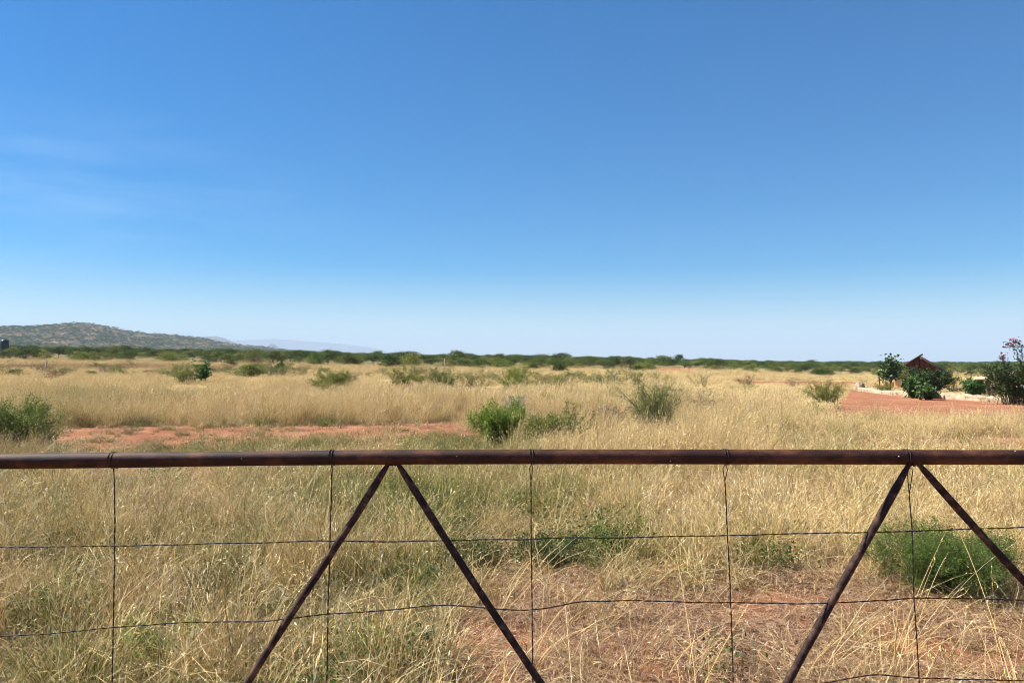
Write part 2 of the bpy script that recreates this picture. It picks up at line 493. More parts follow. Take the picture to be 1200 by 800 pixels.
def leaves_weed(n, rng, rad, hh, size):
    """broad leafed weed: stems with small pointed leaves"""
    P = np.stack([rng.normal(0, rad, n), rng.normal(0, rad, n), rng.uniform(.02, hh, n)], 1)
    return leaf_quads(P, size, rng, up=.5)


def leaf_quads(P, size, rng, up=.3, asp=.45):
    n = len(P)
    nrm = rng.normal(0, 1, (n, 3)); nrm[:, 2] = np.abs(nrm[:, 2]) + up; nrm /= np.linalg.norm(nrm, axis=1)[:, None]
    a = rng.normal(0, 1, (n, 3)); a -= nrm * (a * nrm).sum(1)[:, None]; a /= np.linalg.norm(a, axis=1)[:, None] + 1e-9
    b = np.cross(nrm, a); s = (size * rng.uniform(.6, 1.4, n))[:, None]
    V = np.stack([P - a * s * .5, P + b * s * asp * .5 + nrm * s * .06, P + a * s * .5, P - b * s * asp * .5 + nrm * s * .06], 1).reshape(-1, 3)
    return [(V, np.arange(n * 4).reshape(-1, 4), np.repeat(rng.rand(n), 4), np.full(n * 4, .7))]


def join(parts):
    V = []; Fq = []; v = []; t = []; o = 0
    for p in parts:
        V.append(p[0]); Fq.append(p[1] + o); v.append(p[2]); t.append(p[3]); o += len(p[0])
    return np.concatenate(V), np.concatenate(Fq), np.concatenate(v), np.concatenate(t)


def proto(coll, name, parts, mat):
    V, Fq, v, t = join(parts)
    me = mesh_from(name, V, Fq, mat, {'v': ('FLOAT', v), 't': ('FLOAT', t)})
    o = bpy.data.objects.new(name, me); coll.objects.link(o); return o


def scatter(name, coll, pts, scl, idx, tint, lum, label, cat, rotr=.9, zoff=0., zf=None, tilt=.05):
    rng = np.random.RandomState(len(pts) % 1000 + 3)
    n = len(pts)
    z = (terrain if zf is None else zf)(pts[:, 0], pts[:, 1]) + zoff
    P = np.column_stack([pts, z])
    rot = np.column_stack([rng.normal(0, tilt, n), rng.normal(0, tilt, n), rng.uniform(-rotr, rotr, n)])
    me = mesh_from(name, P, [], None, {'rot': ('FLOAT_VECTOR', rot), 'scl': ('FLOAT_VECTOR', scl), 'idx': ('INT', idx.astype(np.int32)),
                                       'tint': ('FLOAT', tint), 'lum': ('FLOAT', lum)})
    o = mobj(name, me)
    g = bpy.data.node_groups.new(name, 'GeometryNodeTree')
    g.interface.new_socket('Geometry', in_out='INPUT', socket_type='NodeSocketGeometry')
    g.interface.new_socket('Geometry', in_out='OUTPUT', socket_type='NodeSocketGeometry')
    gi = g.nodes.new('NodeGroupInput'); go = g.nodes.new('NodeGroupOutput')
    ins = g.nodes.new('GeometryNodeInstanceOnPoints'); ci = g.nodes.new('GeometryNodeCollectionInfo')
    ci.inputs['Collection'].default_value = coll; ci.inputs['Separate Children'].default_value = True; ci.inputs['Reset Children'].default_value = True

    def na(nm, dt):
        q = g.nodes.new('GeometryNodeInputNamedAttribute'); q.data_type = dt; q.inputs[0].default_value = nm; return q.outputs[0]
    e2r = g.nodes.new('FunctionNodeEulerToRotation'); L = g.links
    L.new(gi.outputs[0], ins.inputs['Points']); L.new(ci.outputs[0], ins.inputs['Instance'])
    ins.inputs['Pick Instance'].default_value = True
    L.new(na('idx', 'INT'), ins.inputs['Instance Index']); L.new(na('rot', 'FLOAT_VECTOR'), e2r.inputs[0]); L.new(e2r.outputs[0], ins.inputs['Rotation'])
    L.new(na('scl', 'FLOAT_VECTOR'), ins.inputs['Scale']); L.new(ins.outputs[0], go.inputs[0])
    md = o.modifiers.new('scatter', 'NODES'); md.node_group = g
    return tag(o, label, cat, kind='stuff')


def sample(y0, y1, dens, rng, margin=1.6, k=.70):
    area = (k * (y0 + y1) + 2 * margin) * (y1 - y0)
    n = int(area * dens)
    y = rng.uniform(y0, y1, int(n * 1.4)); x = rng.uniform(-1, 1, len(y)) * (k * y1 + margin)
    ok = np.abs(x) < k * y + margin
    n_in = ok.sum(); keep = min(n, n_in)
    return np.column_stack([x, y])[ok][:keep]


rng = np.random.RandomState(11)
# --- tall golden seed grass
ct = bpy.data.collections.new('tall_grass_tufts')
for k in range(5):   # near
    proto(ct, 'a%02d' % k, blades(46, rng, (.40, .85) if k % 2 else (.3, .95), .05, .0035, 5, (.05, .38) if k % 2 else (.15, .95), (.16, .02), head=5, headw=.016)
          + blades(45, rng, (.12, .42), .09, .004, 3, (.2, .9), (.05, 0)), M_GRASS)
for k in range(4):   # middle distance
    proto(ct, 'b%02d' % k, blades(60, rng, (.30, .80), .17, .006, 3, (.05, .35 + .2 * (k % 2)), (.14, .02), head=3, headw=.03)
          + blades(50, rng, (.12, .45), .25, .007, 2, (.1, .6), (.05, 0)), M_GRASS)
for k in range(4):   # far
    proto(ct, 'c%02d' % k, blades(90, rng, (.35, .75), .55, .016, 2, (.05, .35), (.1, 0), head=1, headw=.06)
          + blades(40, rng, (.15, .4), .55, .02, 1, (.1, .4), (0, 0)), M_GRASS)


def tall_density(x, y):
    px, py = pp(x, y)
    n = fbm(x * .35 + 9, y * .22, 3); n2 = fbm(x * 1.5 + 2, y * 1.1 + 3, 2)
    edge = np.interp(px, [0, 60, 545, 640, 800, 1200], [506, 503, 497, 545, 552, 548]) + (n2 - .5) * 16 + (vnoise(x * 4, y * 4) - .5) * 6
    d = 1 - sm(edge - 2, edge + 3, py)
    mid = .30 * sm(545, 560, py) * (1 - sm(600, 660, py + (n - .5) * 50)) + .09 * sm(600, 640, py)
    d = np.maximum(d, mid)
    d = d * (.12 + 1.15 * sm(.32, .60, n)) * np.where(py < 520, .55 + .6 * sm(.35, .6, n2), sm(.42, .62, n2) * 1.3)
    r = np.hypot(x, y); fe = np.interp(x / np.maximum(y, .5), FIELD_END_U, FIELD_END_R)
    d = d * (1 - .85 * sm(fe * .95, fe * 1.25, r))
    return np.clip(d, 0, 1) * (1 - sm(.12, .5, soil_mask(x, y)))


def tint_of(x, y):
    px, py = pp(x, y)
    n = fbm(x * .25 + 50, y * .12, 3)
    n3 = fbm(x * .9 + 20, y * .5, 3)
    t = np.full(len(x), .06) + (n - .46) * 1.1 + (n3 - .5) * .8 * (1 - sm(20, 60, y))
    t = t - .22 * sm(545, 575, py)
    t = t + .7 * box1(px, 525, 745, 30) * box1(py, 606, 668, 10) * sm(.4, .6, fbm(x * 2.2, y * 2.2 + 3, 2))
    t = t + 1.7 * box1(px, 130, 620, 30) * box1(py, 507, 534, 4)
    t = t + .20 * sm(520, 600, py) * (1 - sm(450, 700, px)) + .12 * sm(540, 600, py)
    t = t + .25 * (1 - sm(60, 160, px)) * box1(py, 465, 540, 12)
    band = box1(py, 426, 436, 2.5) * (1 - sm(330, 460, px))
    t = t - .8 * band * sm(.38, .55, fbm(x * .05, y * .03 + 7, 3))
    t = t - .55 * box1(px, 130, 260, 30) * box1(py, 570, 620, 12) - .25 * sm(640, 700, py) * sm(450, 620, px)
    return np.clip(t, -1, 1)


LOWG = [(980, 1260, 534, 562), (-100, 250, 556, 585), (360, 425, 452, 472), (448, 500, 450, 468), (490, 535, 448, 466), (525, 590, 452, 470), (575, 640, 445, 462), (800, 850, 450, 466), (600, 720, 512, 545), (715, 815, 500, 530),
        (575, 645, 484, 505), (545, 625, 518, 545), (930, 1000, 472, 496), (190, 255, 446, 470), (0, 90, 520, 548), (275, 315, 438, 455), (850, 950, 450, 462), (700, 740, 444, 458)]
P = []; SC = []; IX = []
for y0, y1, dens, ids, s0 in [(4, 12, 20, (0, 5), 1), (12, 24, 20, (0, 5), 1), (24, 45, 7.5, (5, 9), 1), (45, 75, 5.0, (5, 9), 1.1), (75, 125, 1.5, (9, 13), 1.0), (125, 260, .55, (9, 13), 1.15)]:
    q = sample(y0, y1, dens, rng)
    q = q[rng.rand(len(q)) < tall_density(q[:, 0], q[:, 1])]
    px, py = pp(q[:, 0], q[:, 1])
    P.append(q); IX.append(rng.randint(ids[0], ids[1], len(q)))
    hs = s0 * rng.uniform(.65, 1.2, len(q)) * (1 - .50 * sm(530, 590, py)) * (.45 + .9 * fbm(q[:, 0] * .45, q[:, 1] * .35, 3)) * (1 - .22 * sm(32, 60, q[:, 1])) * (1 - .2 * sm(60, 100, q[:, 1]))
    hs = hs * (1 - .5 * sm(930, 1000, px) * box1(py, 440, 524, 8)) * (1 - .18 * sm(24, 40, q[:, 1]))
    for a_, b_, c_, d_ in LOWG: hs = hs * (1 - .5 * box1(px, a_, b_, 6) * box1(py, c_, d_, 3))
    SC.append(np.column_stack([np.full(len(q), s0) * rng.uniform(.8, 1.2, len(q)), np.full(len(q), s0), hs]))
P = np.concatenate(P); SC = np.concatenate(SC); IX = np.concatenate(IX)
_, pyv = pp(P[:, 0], P[:, 1])
scatter('tall_grass', ct, P, SC, IX, tint_of(P[:, 0], P[:, 1]) + rng.normal(0, .07, len(P)), rng.uniform(.82, 1.12, len(P)),
        'tall golden dry grass with feathery seed heads filling the field', 'grass', rotr=1.0, tilt=.19)
print('tall', len(P))

# --- short tangled grass near and in the strip
cs = bpy.data.collections.new('short_grass_tufts')
for k in range(6):
    proto(cs, 's%02d' % k, blades(34, rng, (.05, .26), .06, .0046, 4, (.2, 1.5), (.12, 0), curl=.16) + blades(24, rng, (.15, .42), .05, .0034, 5, (.4, 1.5), (.2, 0), curl=.10, lin=.4) + blades(12, rng, (.25, .5), .06, .0026, 5, (.1, .7), (.2, .02), head=3, headw=.012), M_GRASS)


def short_density(x, y):
    px, py = pp(x, y)
    n = fbm(x * 1.2 + 90, y * 1.2, 3)
    d = .55 + .6 * sm(.35, .65, n)
    right = sm(520, 640, px) * sm(660, 700, py + (n - .5) * 30)
    d = d * (1 - .72 * right)
    return np.clip(d * (1 - .85 * sm(.2, .6, soil_mask(x, y))), 0, 1)


P = []; SC = []
for y0, y1, dens in [(1.6, 3.6, 40), (3.6, 7, 58), (7, 12, 50), (12, 24, 26)]:
    q = sample(y0, y1, dens, rng)
    q = q[rng.rand(len(q)) < short_density(q[:, 0], q[:, 1])]
    px, py = pp(q[:, 0], q[:, 1])
    hs = rng.uniform(.55, 1.2, len(q)) * (.45 + 1.1 * sm(.32, .66, fbm(q[:, 0] * 2.1 + 5, q[:, 1] * 2.1, 2))) * (1 - .6 * box1(px, 60, 620, 30) * box1(py, 500, 545, 4)) * (1 - .45 * sm(520, 640, px) * sm(670, 700, py)) * (1 + .35 * (1 - sm(400, 560, px)) * sm(620, 680, py))
    P.append(q); SC.append(np.column_stack([rng.uniform(.9, 1.2, len(q)), rng.uniform(.9, 1.2, len(q)), hs]))
P = np.concatenate(P); SC = np.concatenate(SC)
px, py = pp(P[:, 0], P[:, 1])
t = tint_of(P[:, 0], P[:, 1]) + .6 * box1(px, 100, 620, 30) * box1(py, 505, 540, 4) - .02 + 1.7 * (fbm(P[:, 0] * 1.3 + 7, P[:, 1] * 1.3, 3) - .5)
scatter('short_grass', cs, P, SC, rng.randint(0, 6, len(P)), t + rng.normal(0, .1, len(P)), rng.uniform(.78, 1.12, len(P)),
        'short tangled green and straw grass behind the gate', 'grass', rotr=PI, tilt=.33)
print('short', len(P))

# --- dead litter
cl = bpy.data.collections.new('grass_litter_tufts')
for k in range(5):
    proto(cl, 'l%02d' % k, blades(70, rng, (.04, .17), .11, .0045, 3, flat=True, zj=.05) + blades(25, rng, (.03, .10), .11, .0045, 2, (.3, 1.2), (0, 0), curl=.15), M_LITTER)
P = []
for y0, y1, dens in [(1.6, 8, 55), (8, 13, 22), (13, 24, 9)]:
    q = sample(y0, y1, dens, rng)
    s = soil_mask(q[:, 0], q[:, 1]); pat = fbm(q[:, 0] * 2.3, q[:, 1] * 2.3 + 60, 3)
    px, py = pp(q[:, 0], q[:, 1])
    dn = np.where(py > 640, 1 - .8 * sm(.2, .6, s) * sm(.40, .55, pat), .6 * (1 - .35 * sm(.2, .6, s)))
    P.append(q[rng.rand(len(q)) < dn])
P = np.concatenate(P)
SC = np.column_stack([rng.uniform(.8, 1.3, len(P))] * 3)
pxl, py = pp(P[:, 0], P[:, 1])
scatter('dead_grass_litter', cl, P, SC, rng.randint(0, 5, len(P)), rng.normal(-.12, .16, len(P)) + .9 * (fbm(P[:, 0] * .7, P[:, 1] * .7 + 11, 3) - .5), rng.uniform(.75, 1.08, len(P)) * (.52 + .40 * sm(470, 600, pxl) + .1 * (1 - sm(560, 620, py))),  # left side: brown matted thatch, colour darkened further as shade between the tufts
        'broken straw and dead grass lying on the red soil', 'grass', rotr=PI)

# --- long bleached stalks close to the gate
cg = bpy.data.collections.new('long_stalk_tufts')
for k in range(6):
    proto(cg, 'k%02d' % k, blades(8, rng, (.55, 1.15), .05, .0032, 9, (.1, .8), (.35, .05), head=5, headw=.010, lin=.75)
          + blades(8, rng, (.3, .7), .05, .0042, 6, (.3, 1.0), (.25, 0), curl=.03, lin=.5), M_GRASS)
P = []
for y0, y1, dens in [(1.95, 2.7, 5.5), (2.7, 4.6, 5.5), (4.6, 8, 2.4)]:
    q = sample(y0, y1, dens, rng, margin=.7)
    px, py = pp(q[:, 0], q[:, 1])
    w = .35 + .65 * (1 - sm(150, 420, px)) + .45 * box1(px, 480, 800, 60) + .4 * sm(950, 1100, px)
    P.append(q[rng.rand(len(q)) < w])
P = np.concatenate(P); y_ = P[:, 1]
SC = np.column_stack([np.ones(len(P)), np.ones(len(P)), np.where(y_ < 2.8, rng.uniform(.55, .85, len(P)), rng.uniform(.5, .85, len(P)))])
scatter('bleached_grass_stalks', cg, P, SC, rng.randint(0, 6, len(P)), rng.normal(-.12, .1, len(P)), rng.uniform(1.0, 1.25, len(P)),
        'long bleached grass stalks leaning across the lower part of the gate', 'grass', rotr=.7)

# --- leafy weeds
cw = bpy.data.collections.new('leafy_weed_tufts')
for k in range(4):
    proto(cw, 'w%02d' % k, leaves_weed(150, rng, .075, .20, .026) + blades(14, rng, (.06, .18), .05, .003, 2, (.1, .8), (0, 0)), M_WEED)
P = []
for y0, y1, dens in [(2, 6, 44), (6, 12, 30), (12, 20, 6)]:
    q = sample(y0, y1, dens, rng)
    px, py = pp(q[:, 0], q[:, 1]); n = fbm(q[:, 0] * 1.1 + 33, q[:, 1] * 1.1, 3)
    w = .6 * sm(.50, .64, n) * (.25 + .75 * (1 - sm(420, 560, px))) + .60 * box1(px, 520, 730, 40) * box1(py, 612, 668, 10) * sm(.38, .6, n)
    w = w + .5 * box1(px, 820, 930, 40) * box1(py, 640, 670, 10)
    w = w * (1 - .9 * sm(.25, .6, soil_mask(q[:, 0], q[:, 1]))) * (1 - .7 * sm(560, 640, px) * sm(672, 690, py))
    P.append(q[rng.rand(len(q)) < w])
P = np.concatenate(P)
px, py = pp(P[:, 0], P[:, 1])
big = 1 + .35 * box1(px, 530, 760, 40) * box1(py, 600, 668, 12)
SC = np.column_stack([rng.uniform(.7, 1.3, len(P)) * (1 + (big - 1) * .4)] * 2 + [rng.uniform(.7, 1.3, len(P)) * big])
scatter('leafy_weeds', cw, P, SC, rng.randint(0, 4, len(P)), rng.normal(.5, .1, len(P)), rng.uniform(.75, 1.15, len(P)),
        'small green leafy weeds growing through the straw', 'weeds', rotr=PI)


# ------------------------------------------------------------------ shrubs and trees
def shrub_geo(rng, W, H, stems=10, twigs=8, leaves=14, ls=.03, r0=.012, spread=1.0, dome=.35, leaf_z=.0, tw=.2, straight=.0, jit=.6, droop=0., cl=.45, base=.11, wb=.10):
    sb = MB(); L = []
    for s in range(stems):
        az = 2 * PI * s / stems + rng.normal(0, .4)
        rr = W / 2 * (rng.uniform(.15, 1.0) ** .7) * spread
        Hs = H * rng.uniform(.7, 1.0) * (1 - dome * (rr / (W / 2)) ** 2)
        ph = rng.rand(2) * 6.28; n = 8; pts = []
        for i in range(n + 1):
            t = i / n
            wob = wb * H * t * (.6 + .8 * math.sin(s * 2.4) ** 2)
            pts.append(np.array([math.cos(az) * rr * t ** (1.25 - straight) + wob * math.sin(ph[0] + 6 * t), math.sin(az) * rr * t ** (1.25 - straight) + wob * math.cos(ph[1] + 5 * t), Hs * (t ** .85 - droop * t ** 3)]))
        rad = [max(r0 * (1 - .85 * i / n), r0 * .12) for i in range(n + 1)]
        pts = [p + np.append(rng_b, 0) * (1 - .6 * i / n) for rng_b in [rng.normal(0, W * base, 2)] for i, p in enumerate(pts)]
        sb.tube(pts, rad, 5)
        for k in range(twigs):
            t = rng.uniform(.22 + leaf_z, 1.0); fi = t * n; i0 = min(int(fi), n - 1); p = pts[i0] + (pts[i0 + 1] - pts[i0]) * (fi - i0)
            d = rng.normal(0, jit, 3) + np.array([math.cos(az) * .45, math.sin(az) * .45, .35 - droop]); d /= np.linalg.norm(d)
            ln = tw * H * rng.uniform(.5, 1.3)
            p2 = p + d * ln + rng.normal(0, ln * .12, 3)
            pm = (p + p2) / 2 + rng.normal(0, ln * .08, 3)
            sb.tube([p, pm, p2], [r0 * .3, r0 * .2, r0 * .08], 3, cap=False)
            m = leaves
            if m:
                tt = rng.uniform(.1, 1.05, m)[:, None]
                L.append(p + (p2 - p) * tt + rng.normal(0, cl * ln * .5, (m, 3)))
    L = np.concatenate(L) if L else np.zeros((0, 3))
    if len(L): L[:, 2] = np.maximum(L[:, 2], .015)
    return sb, L


def shrub(name, label, cat, px, py, W, H, leaf, seed, bark=None, asp=.45, up=.3, size=.03, loc=None, group=None, **kw):
    g = np.random.RandomState(seed)
    x, y = loc if loc else gpt(px, py)
    o = empty(name, (x, y, tz(x, y) - .01), g.rand() * 6.28)
    sb, L = shrub_geo(g, W, H, ls=size, **kw)
    stem = sb.build('stems', bark or M_BARK, o, smooth=True)
    V, Fq, v, t = join(leaf_quads(L, size, g, up, asp))
    mobj('foliage', mesh_from('foliage', V, Fq, M_LF[leaf], {'v': ('FLOAT', v)}), o)
    tag(o, label, cat, group)
    return o


def acacia_geo(g, W, H, ncl, nl, ls, low=.45, trunks=3, flat=.6, r0=.09):
    sb = MB(); Ps = []
    cs_ = []
    for k in range(ncl):
        a = g.rand() * 2 * PI; q = math.sqrt(g.rand()); rad = W / 2 * q * .88
        top = H * (1 - (1 - flat) * q ** 2.2) - .10 * H
        z = top if g.rand() < .55 else g.uniform(low * H, max(top, low * H + .01))
        cs_.append((rad * math.cos(a), rad * math.sin(a), z))
    for c in cs_:
        c = np.array(c); m = nl
        s = g.uniform(.7, 1.3)
        Ps.append(c + g.normal(0, 1, (m, 3)) * np.array([.105 * W, .105 * W, .065 * H]) * s)
    for k in range(trunks):
        a = g.rand() * 6.28; hub = np.array([math.cos(a) * W * .07 * (k > 0), math.sin(a) * W * .07 * (k > 0), H * low * .7])
        sb.tube([(math.cos(a) * .05, math.sin(a) * .05, -.1), hub * .5 + g.normal(0, .02 * H, 3) * [1, 1, 0], hub], [r0, r0 * .8, r0 * .65], 6)
        for c in cs_[k::trunks]:
            c = np.array(c); md = hub * .5 + c * .5 + g.normal(0, .04 * W, 3) * [1, 1, .3]
            sb.tube([hub, md, c], [r0 * .5, r0 * .3, r0 * .12], 4, cap=False)
    P_ = np.concatenate(Ps); P_[:, 2] = np.maximum(P_[:, 2], .05)
    return sb, P_


def acacia(name, W, H, leaf, seed, link=True, **kw):
    g = np.random.RandomState(seed)
    sb, P_ = acacia_geo(g, W, H, **kw)
    V, Fq, v, t = join(leaf_quads(P_, kw['ls'], g, .6, .8))
    return (mesh_from('trunk', sb.v, sb.f, M_BARK, smooth=True), mesh_from('crown', V, Fq, M_LF[leaf], {'v': ('FLOAT', v)}))


def place(name, meshes, x, y, s, rz, label, cat, group=None):
    o = empty(name, (x, y, tz(x, y) - .02), rz); o.scale = (s[0], s[0], s[1])
    mobj('trunk', meshes[0], o); mobj('crown', meshes[1], o)
    return tag(o, label, cat, group)


VAR = {
    'flat': [acacia('a', 5.0, 2.9, l, 21 + k, ncl=24, nl=85, ls=.21, low=.5, flat=.72) for k, l in enumerate(['dark', 'acacia', 'acacia'])],
    'bush': [acacia('a', 3.6, 2.1, l, 41 + k, ncl=24, nl=85, ls=.155, low=.10, flat=.45, trunks=4, r0=.05) for k, l in enumerate(['olive', 'acacia', 'olive', 'olive'])],
    'dark': [acacia('a', 3.4, 2.3, l, 61 + k, ncl=22, nl=85, ls=.155, low=.12, flat=.5, trunks=3, r0=.06) for k, l in enumerate(['dark', 'acacia'])],
    'bare': [acacia('a', 3.0, 1.5, 'brown', 71 + k, ncl=20, nl=24, ls=.14, low=.08, flat=.4, trunks=6, r0=.04) for k in range(2)],
}
NM = {'flat': ('acacia_tree', 'tree', 'flat topped green acacia in the tree line on the horizon', 'flat topped acacias of the tree line'),
      'bush': ('acacia_bush', 'bush', 'rounded olive green bush at the far edge of the grass field', 'olive green bushes at the field edge'),
      'dark': ('dark_bush', 'bush', 'round dark green bush among the far tree line', 'dark green bushes of the tree line'),
      'bare': ('bare_bush', 'bush', 'leafless reddish brown bush at the far field edge', 'bare brown bushes at the field edge')}
rnd = random.Random(5)
cnt = 0; tries = 0
while cnt < 285 and tries < 4000:
    tries += 1
    u = rnd.uniform(-.74, .74)
    f = float(np.interp(u, FIELD_END_U, FIELD_END_R))
    q = rnd.random() ** 1.3
    r = f * (1.0 + (1.3 if u < -.1 else .95) * q)
    th_ = math.atan(u); x, y = r * math.sin(th_), r * math.cos(th_)
    left = u < -.12
    w = rnd.random()
    if left:
        kd = 'flat' if w < .36 else 'dark' if w < .58 else 'bare' if w < .72 else 'bush'
    else:
        kd = 'bush' if w < .62 else 'dark' if w < .78 else 'flat' if w < .93 else 'bare'
    if kd == 'flat' and q < .18: kd = 'bush'
    if .18 < u < .25 and r < f * 1.4: continue
    k = rnd.randrange(len(VAR[kd])); s = rnd.uniform(.62, 1.12) * (1 if left else .74) * (1 if kd != 'bush' or left else 1.1)
    n_, c_, l_, g_ = NM[kd]
    place(n_, VAR[kd][k], x, y, (s, s * rnd.uniform(.85, 1.1)), rnd.random() * 6.28, l_, c_, g_)
    cnt += 1
# scattered brownish bushes inside the left field
for px, py, kd, s in [(20, 437, 'bush', .6), (68, 440, 'bare', .9), (105, 437, 'bush', .5), (140, 432, 'bare', .9), (175, 437, 'bare', .8), (196, 438, 'bush', .5), (345, 432, 'bare', .8), (150, 425, 'bare', 1.1), (250, 431, 'bare', .8), (300, 429, 'bush', .7), (270, 425, 'dark', .8)]:
    x, y = gpt(px, py + 6)
    n_, c_, l_, g_ = NM[kd]
    place(n_, VAR[kd][rnd.randrange(2)], x, y, (s * .6, s * .6), px, {'bare': 'low reddish brown bush among the dry grass of the left field', 'bush': 'low olive bush among the dry grass of the left field', 'dark': 'small dark bush before the foot of the hill'}[kd], c_,
          {'bare': 'low brown bushes in the left field', 'bush': 'low olive bushes in the left field', 'dark': None}[kd])

# low sparse shrubs scattered through the golden grass
def low_shrub_meshes(seed, leaf, W, H, lv):
    g = np.random.RandomState(seed)
    sb, L = shrub_geo(g, W, H, ls=.06, stems=16, twigs=11, leaves=lv, tw=.3, dome=.2, r0=.012, spread=1)
    V, Fq, v, t = join(leaf_quads(L, .065, g, .3, .5))
    return (mesh_from('stems', sb.v, sb.f, M_TWIG, smooth=True), mesh_from('foliage', V, Fq, M_LF[leaf], {'v': ('FLOAT', v)}))


LS = [low_shrub_meshes(501, 'olive', 2.2, .95, 8), low_shrub_meshes(502, 'mid', 1.7, .85, 9), low_shrub_meshes(503, 'yellow', 2.4, .9, 5), low_shrub_meshes(504, 'brown', 2.0, .85, 6), low_shrub_meshes(505, 'olive', 2.8, 1.05, 6)]
LL = {0: ('low sparse olive shrub scattered in the golden grass', 'low olive shrubs scattered in the grass'), 3: ('low dry brown shrub scattered in the golden grass', 'low brown shrubs scattered in the grass')}
rnd2 = random.Random(12)
for i in range(74):
    if i < 34: px, py = rnd2.uniform(-40, 360), rnd2.uniform(433, 447)
    elif i < 58: px, py = rnd2.uniform(360, 720), rnd2.uniform(440, 462)
    else: px, py = rnd2.uniform(560, 1000), rnd2.uniform(443, 500)
    if px > 860 and py < 462: continue
    x, y = gpt(px, py); k = rnd2.randrange(5)
    lb, gp = LL[3] if k == 3 else LL[0]
    o = empty('low_shrub', (x, y, tz(x, y) - .01), rnd2.random() * 6.28); q = rnd2.uniform(.75, 1.25) * (1 if py < 470 else .7); o.scale = (q, q, q * rnd2.uniform(.8, 1.1))
    mobj('stems', LS[k][0], o); mobj('foliage', LS[k][1], o); tag(o, lb, 'shrub', gp)

# the far woodland: one mass
cwood = bpy.data.collections.new('woodland_trees')
k = 0
for kd in ('flat', 'bush', 'dark'):
    for tr, cr in VAR[kd]:
        for q_, m_ in ((0, cr),):
            o = bpy.data.objects.new('t%02d' % k, m_); cwood.objects.link(o); k += 1
NWV = k
g = np.random.RandomState(77)
n = 15000
u = g.uniform(-.95, .95, n); f = np.interp(u, FIELD_END_U, FIELD_END_R) * 1.6
r = np.exp(g.uniform(0, 1, n) ** .75 * np.log(2600 / f)) * f
th_ = np.arctan(u); X = r * np.sin(th_); Y = r * np.cos(th_)
dn = sm(.30, .55, fbm(X * .012, Y * .012, 3)); keep = g.rand(n) < .35 + .65 * dn
keep &= ~((u < -.22) & (r > 1450))
P = np.column_stack([X, Y])[keep]; r = r[keep]
s = g.uniform(.55, 1.05, len(P)) * (1 + .3 * sm(500, 1500, r))
scatter('far_woodland', cwood, P, np.column_stack([s, s, s * g.uniform(.8, 1.1, len(P))]), g.randint(0, NWV, len(P)), np.zeros(len(P)), np.ones(len(P)),
        'dense low green acacia woodland stretching to the horizon', 'woodland', rotr=PI)

# scrub on the hill
n = 17000
u = g.uniform(-1.2, -.22, n); r = g.uniform(1450, 2480, n); th_ = np.arctan(u); X = r * np.sin(th_); Y = r * np.cos(th_)
dn = sm(.40, .60, fbm(X / 90, Y / 90, 3)) * (1 - .35 * sm(1900, 2300, r)) + .25 * (1 - sm(1500, 1800, r))
keep = g.rand(n) < .30 + .7 * dn
P = np.column_stack([X, Y])[keep]; s = g.uniform(.8, 1.9, len(P))
scatter('hillside_scrub', cwood, P, np.column_stack([s, s, s * .95]), g.randint(0, NWV, len(P)), np.zeros(len(P)), np.ones(len(P)),
        'dark green scrub dotting the slope of the rocky hill', 'scrub', rotr=PI, zf=lambda a, b: np.maximum(hill_z(a, b), terrain(a, b)))

# skyline tree
def single(name, label, cat, px, py_base, py_top, wpx, leaf, seed, low, flat, ls, ncl=26, nl=50, trunks=1, r0=.12, Yd=None):
    if Yd is None: x, y = gpt(px, py_base)
    else: y = Yd; x = (px - 600) / F * y
    H = CAMZ + (HZ - py_top) / F * y - tz(x, y)
    W = wpx / F * y
    ms = acacia('a', W, H, leaf, seed, ncl=ncl, nl=nl, ls=ls, low=low, flat=flat, trunks=trunks, r0=r0)
    return place(name, ms, x, y, (1, 1), 0, label, cat)


single('acacia_tree', 'tall round dark tree rising above the tree line right of centre', 'tree', 796, 0, 415, 12, 'dark', 201, .55, .6, .3, Yd=300)
single('acacia_tree', 'slender dark tree standing in the tree line left of the tall round tree', 'tree', 723, 0, 419.5, 8, 'dark', 202, .5, .5, .2, Yd=170, ncl=14)
single('acacia_bush', 'compact dark green bush at the field edge beside the red soil patch', 'bush', 746, 437, 427.5, 17, 'dark', 203, .08, .4, .18, trunks=4)
single('acacia_bush', 'dark rounded bush at the field edge in the centre of the tree line', 'bush', 655, 437, 425, 18, 'acacia', 204, .08, .4, .18, trunks=4)
single('acacia_bush', 'light green rounded bush in the left field behind the grass', 'bush', 294, 443, 425.5, 28, 'mid', 205, .06, .45, .13, trunks=4, r0=.04, nl=80)
single('acacia_bush', 'small dark green bush beside a leafless one in the left field', 'bush', 329, 437, 423, 11, 'dark', 206, .06, .5, .12, trunks=3, r0=.04)

# ---- middle distance shrubs, each its own
shrub('thorn_shrub', 'wide thorny shrub with grey twigs beside bright leafed plant in left field', 'shrub', 216, 450, 2.6, 1.45, 'mid', 301, size=.09, stems=22, twigs=12, leaves=7, tw=.25, spread=1, r0=.02)
shrub('leafy_shrub', 'bright green broad leafed plant at the right end of the thorny shrub', 'shrub', 238, 449, 1.3, 1.6, 'bigleaf', 302, size=.17, stems=12, twigs=9, leaves=5, tw=.25, asp=.7)
shrub('thorn_shrub', 'dark green thorn shrub with long twigs reaching left in the grass', 'shrub', 392, 455, 2.6, 1.15, 'mid', 303, size=.08, stems=30, twigs=14, leaves=8, tw=.3, dome=.2)
shrub('thorn_shrub', 'low olive thorn shrub with spread twigs left of centre', 'shrub', 473, 455, 2.8, 1.4, 'mid', 304, size=.08, stems=24, twigs=13, leaves=8, tw=.3, dome=.2)
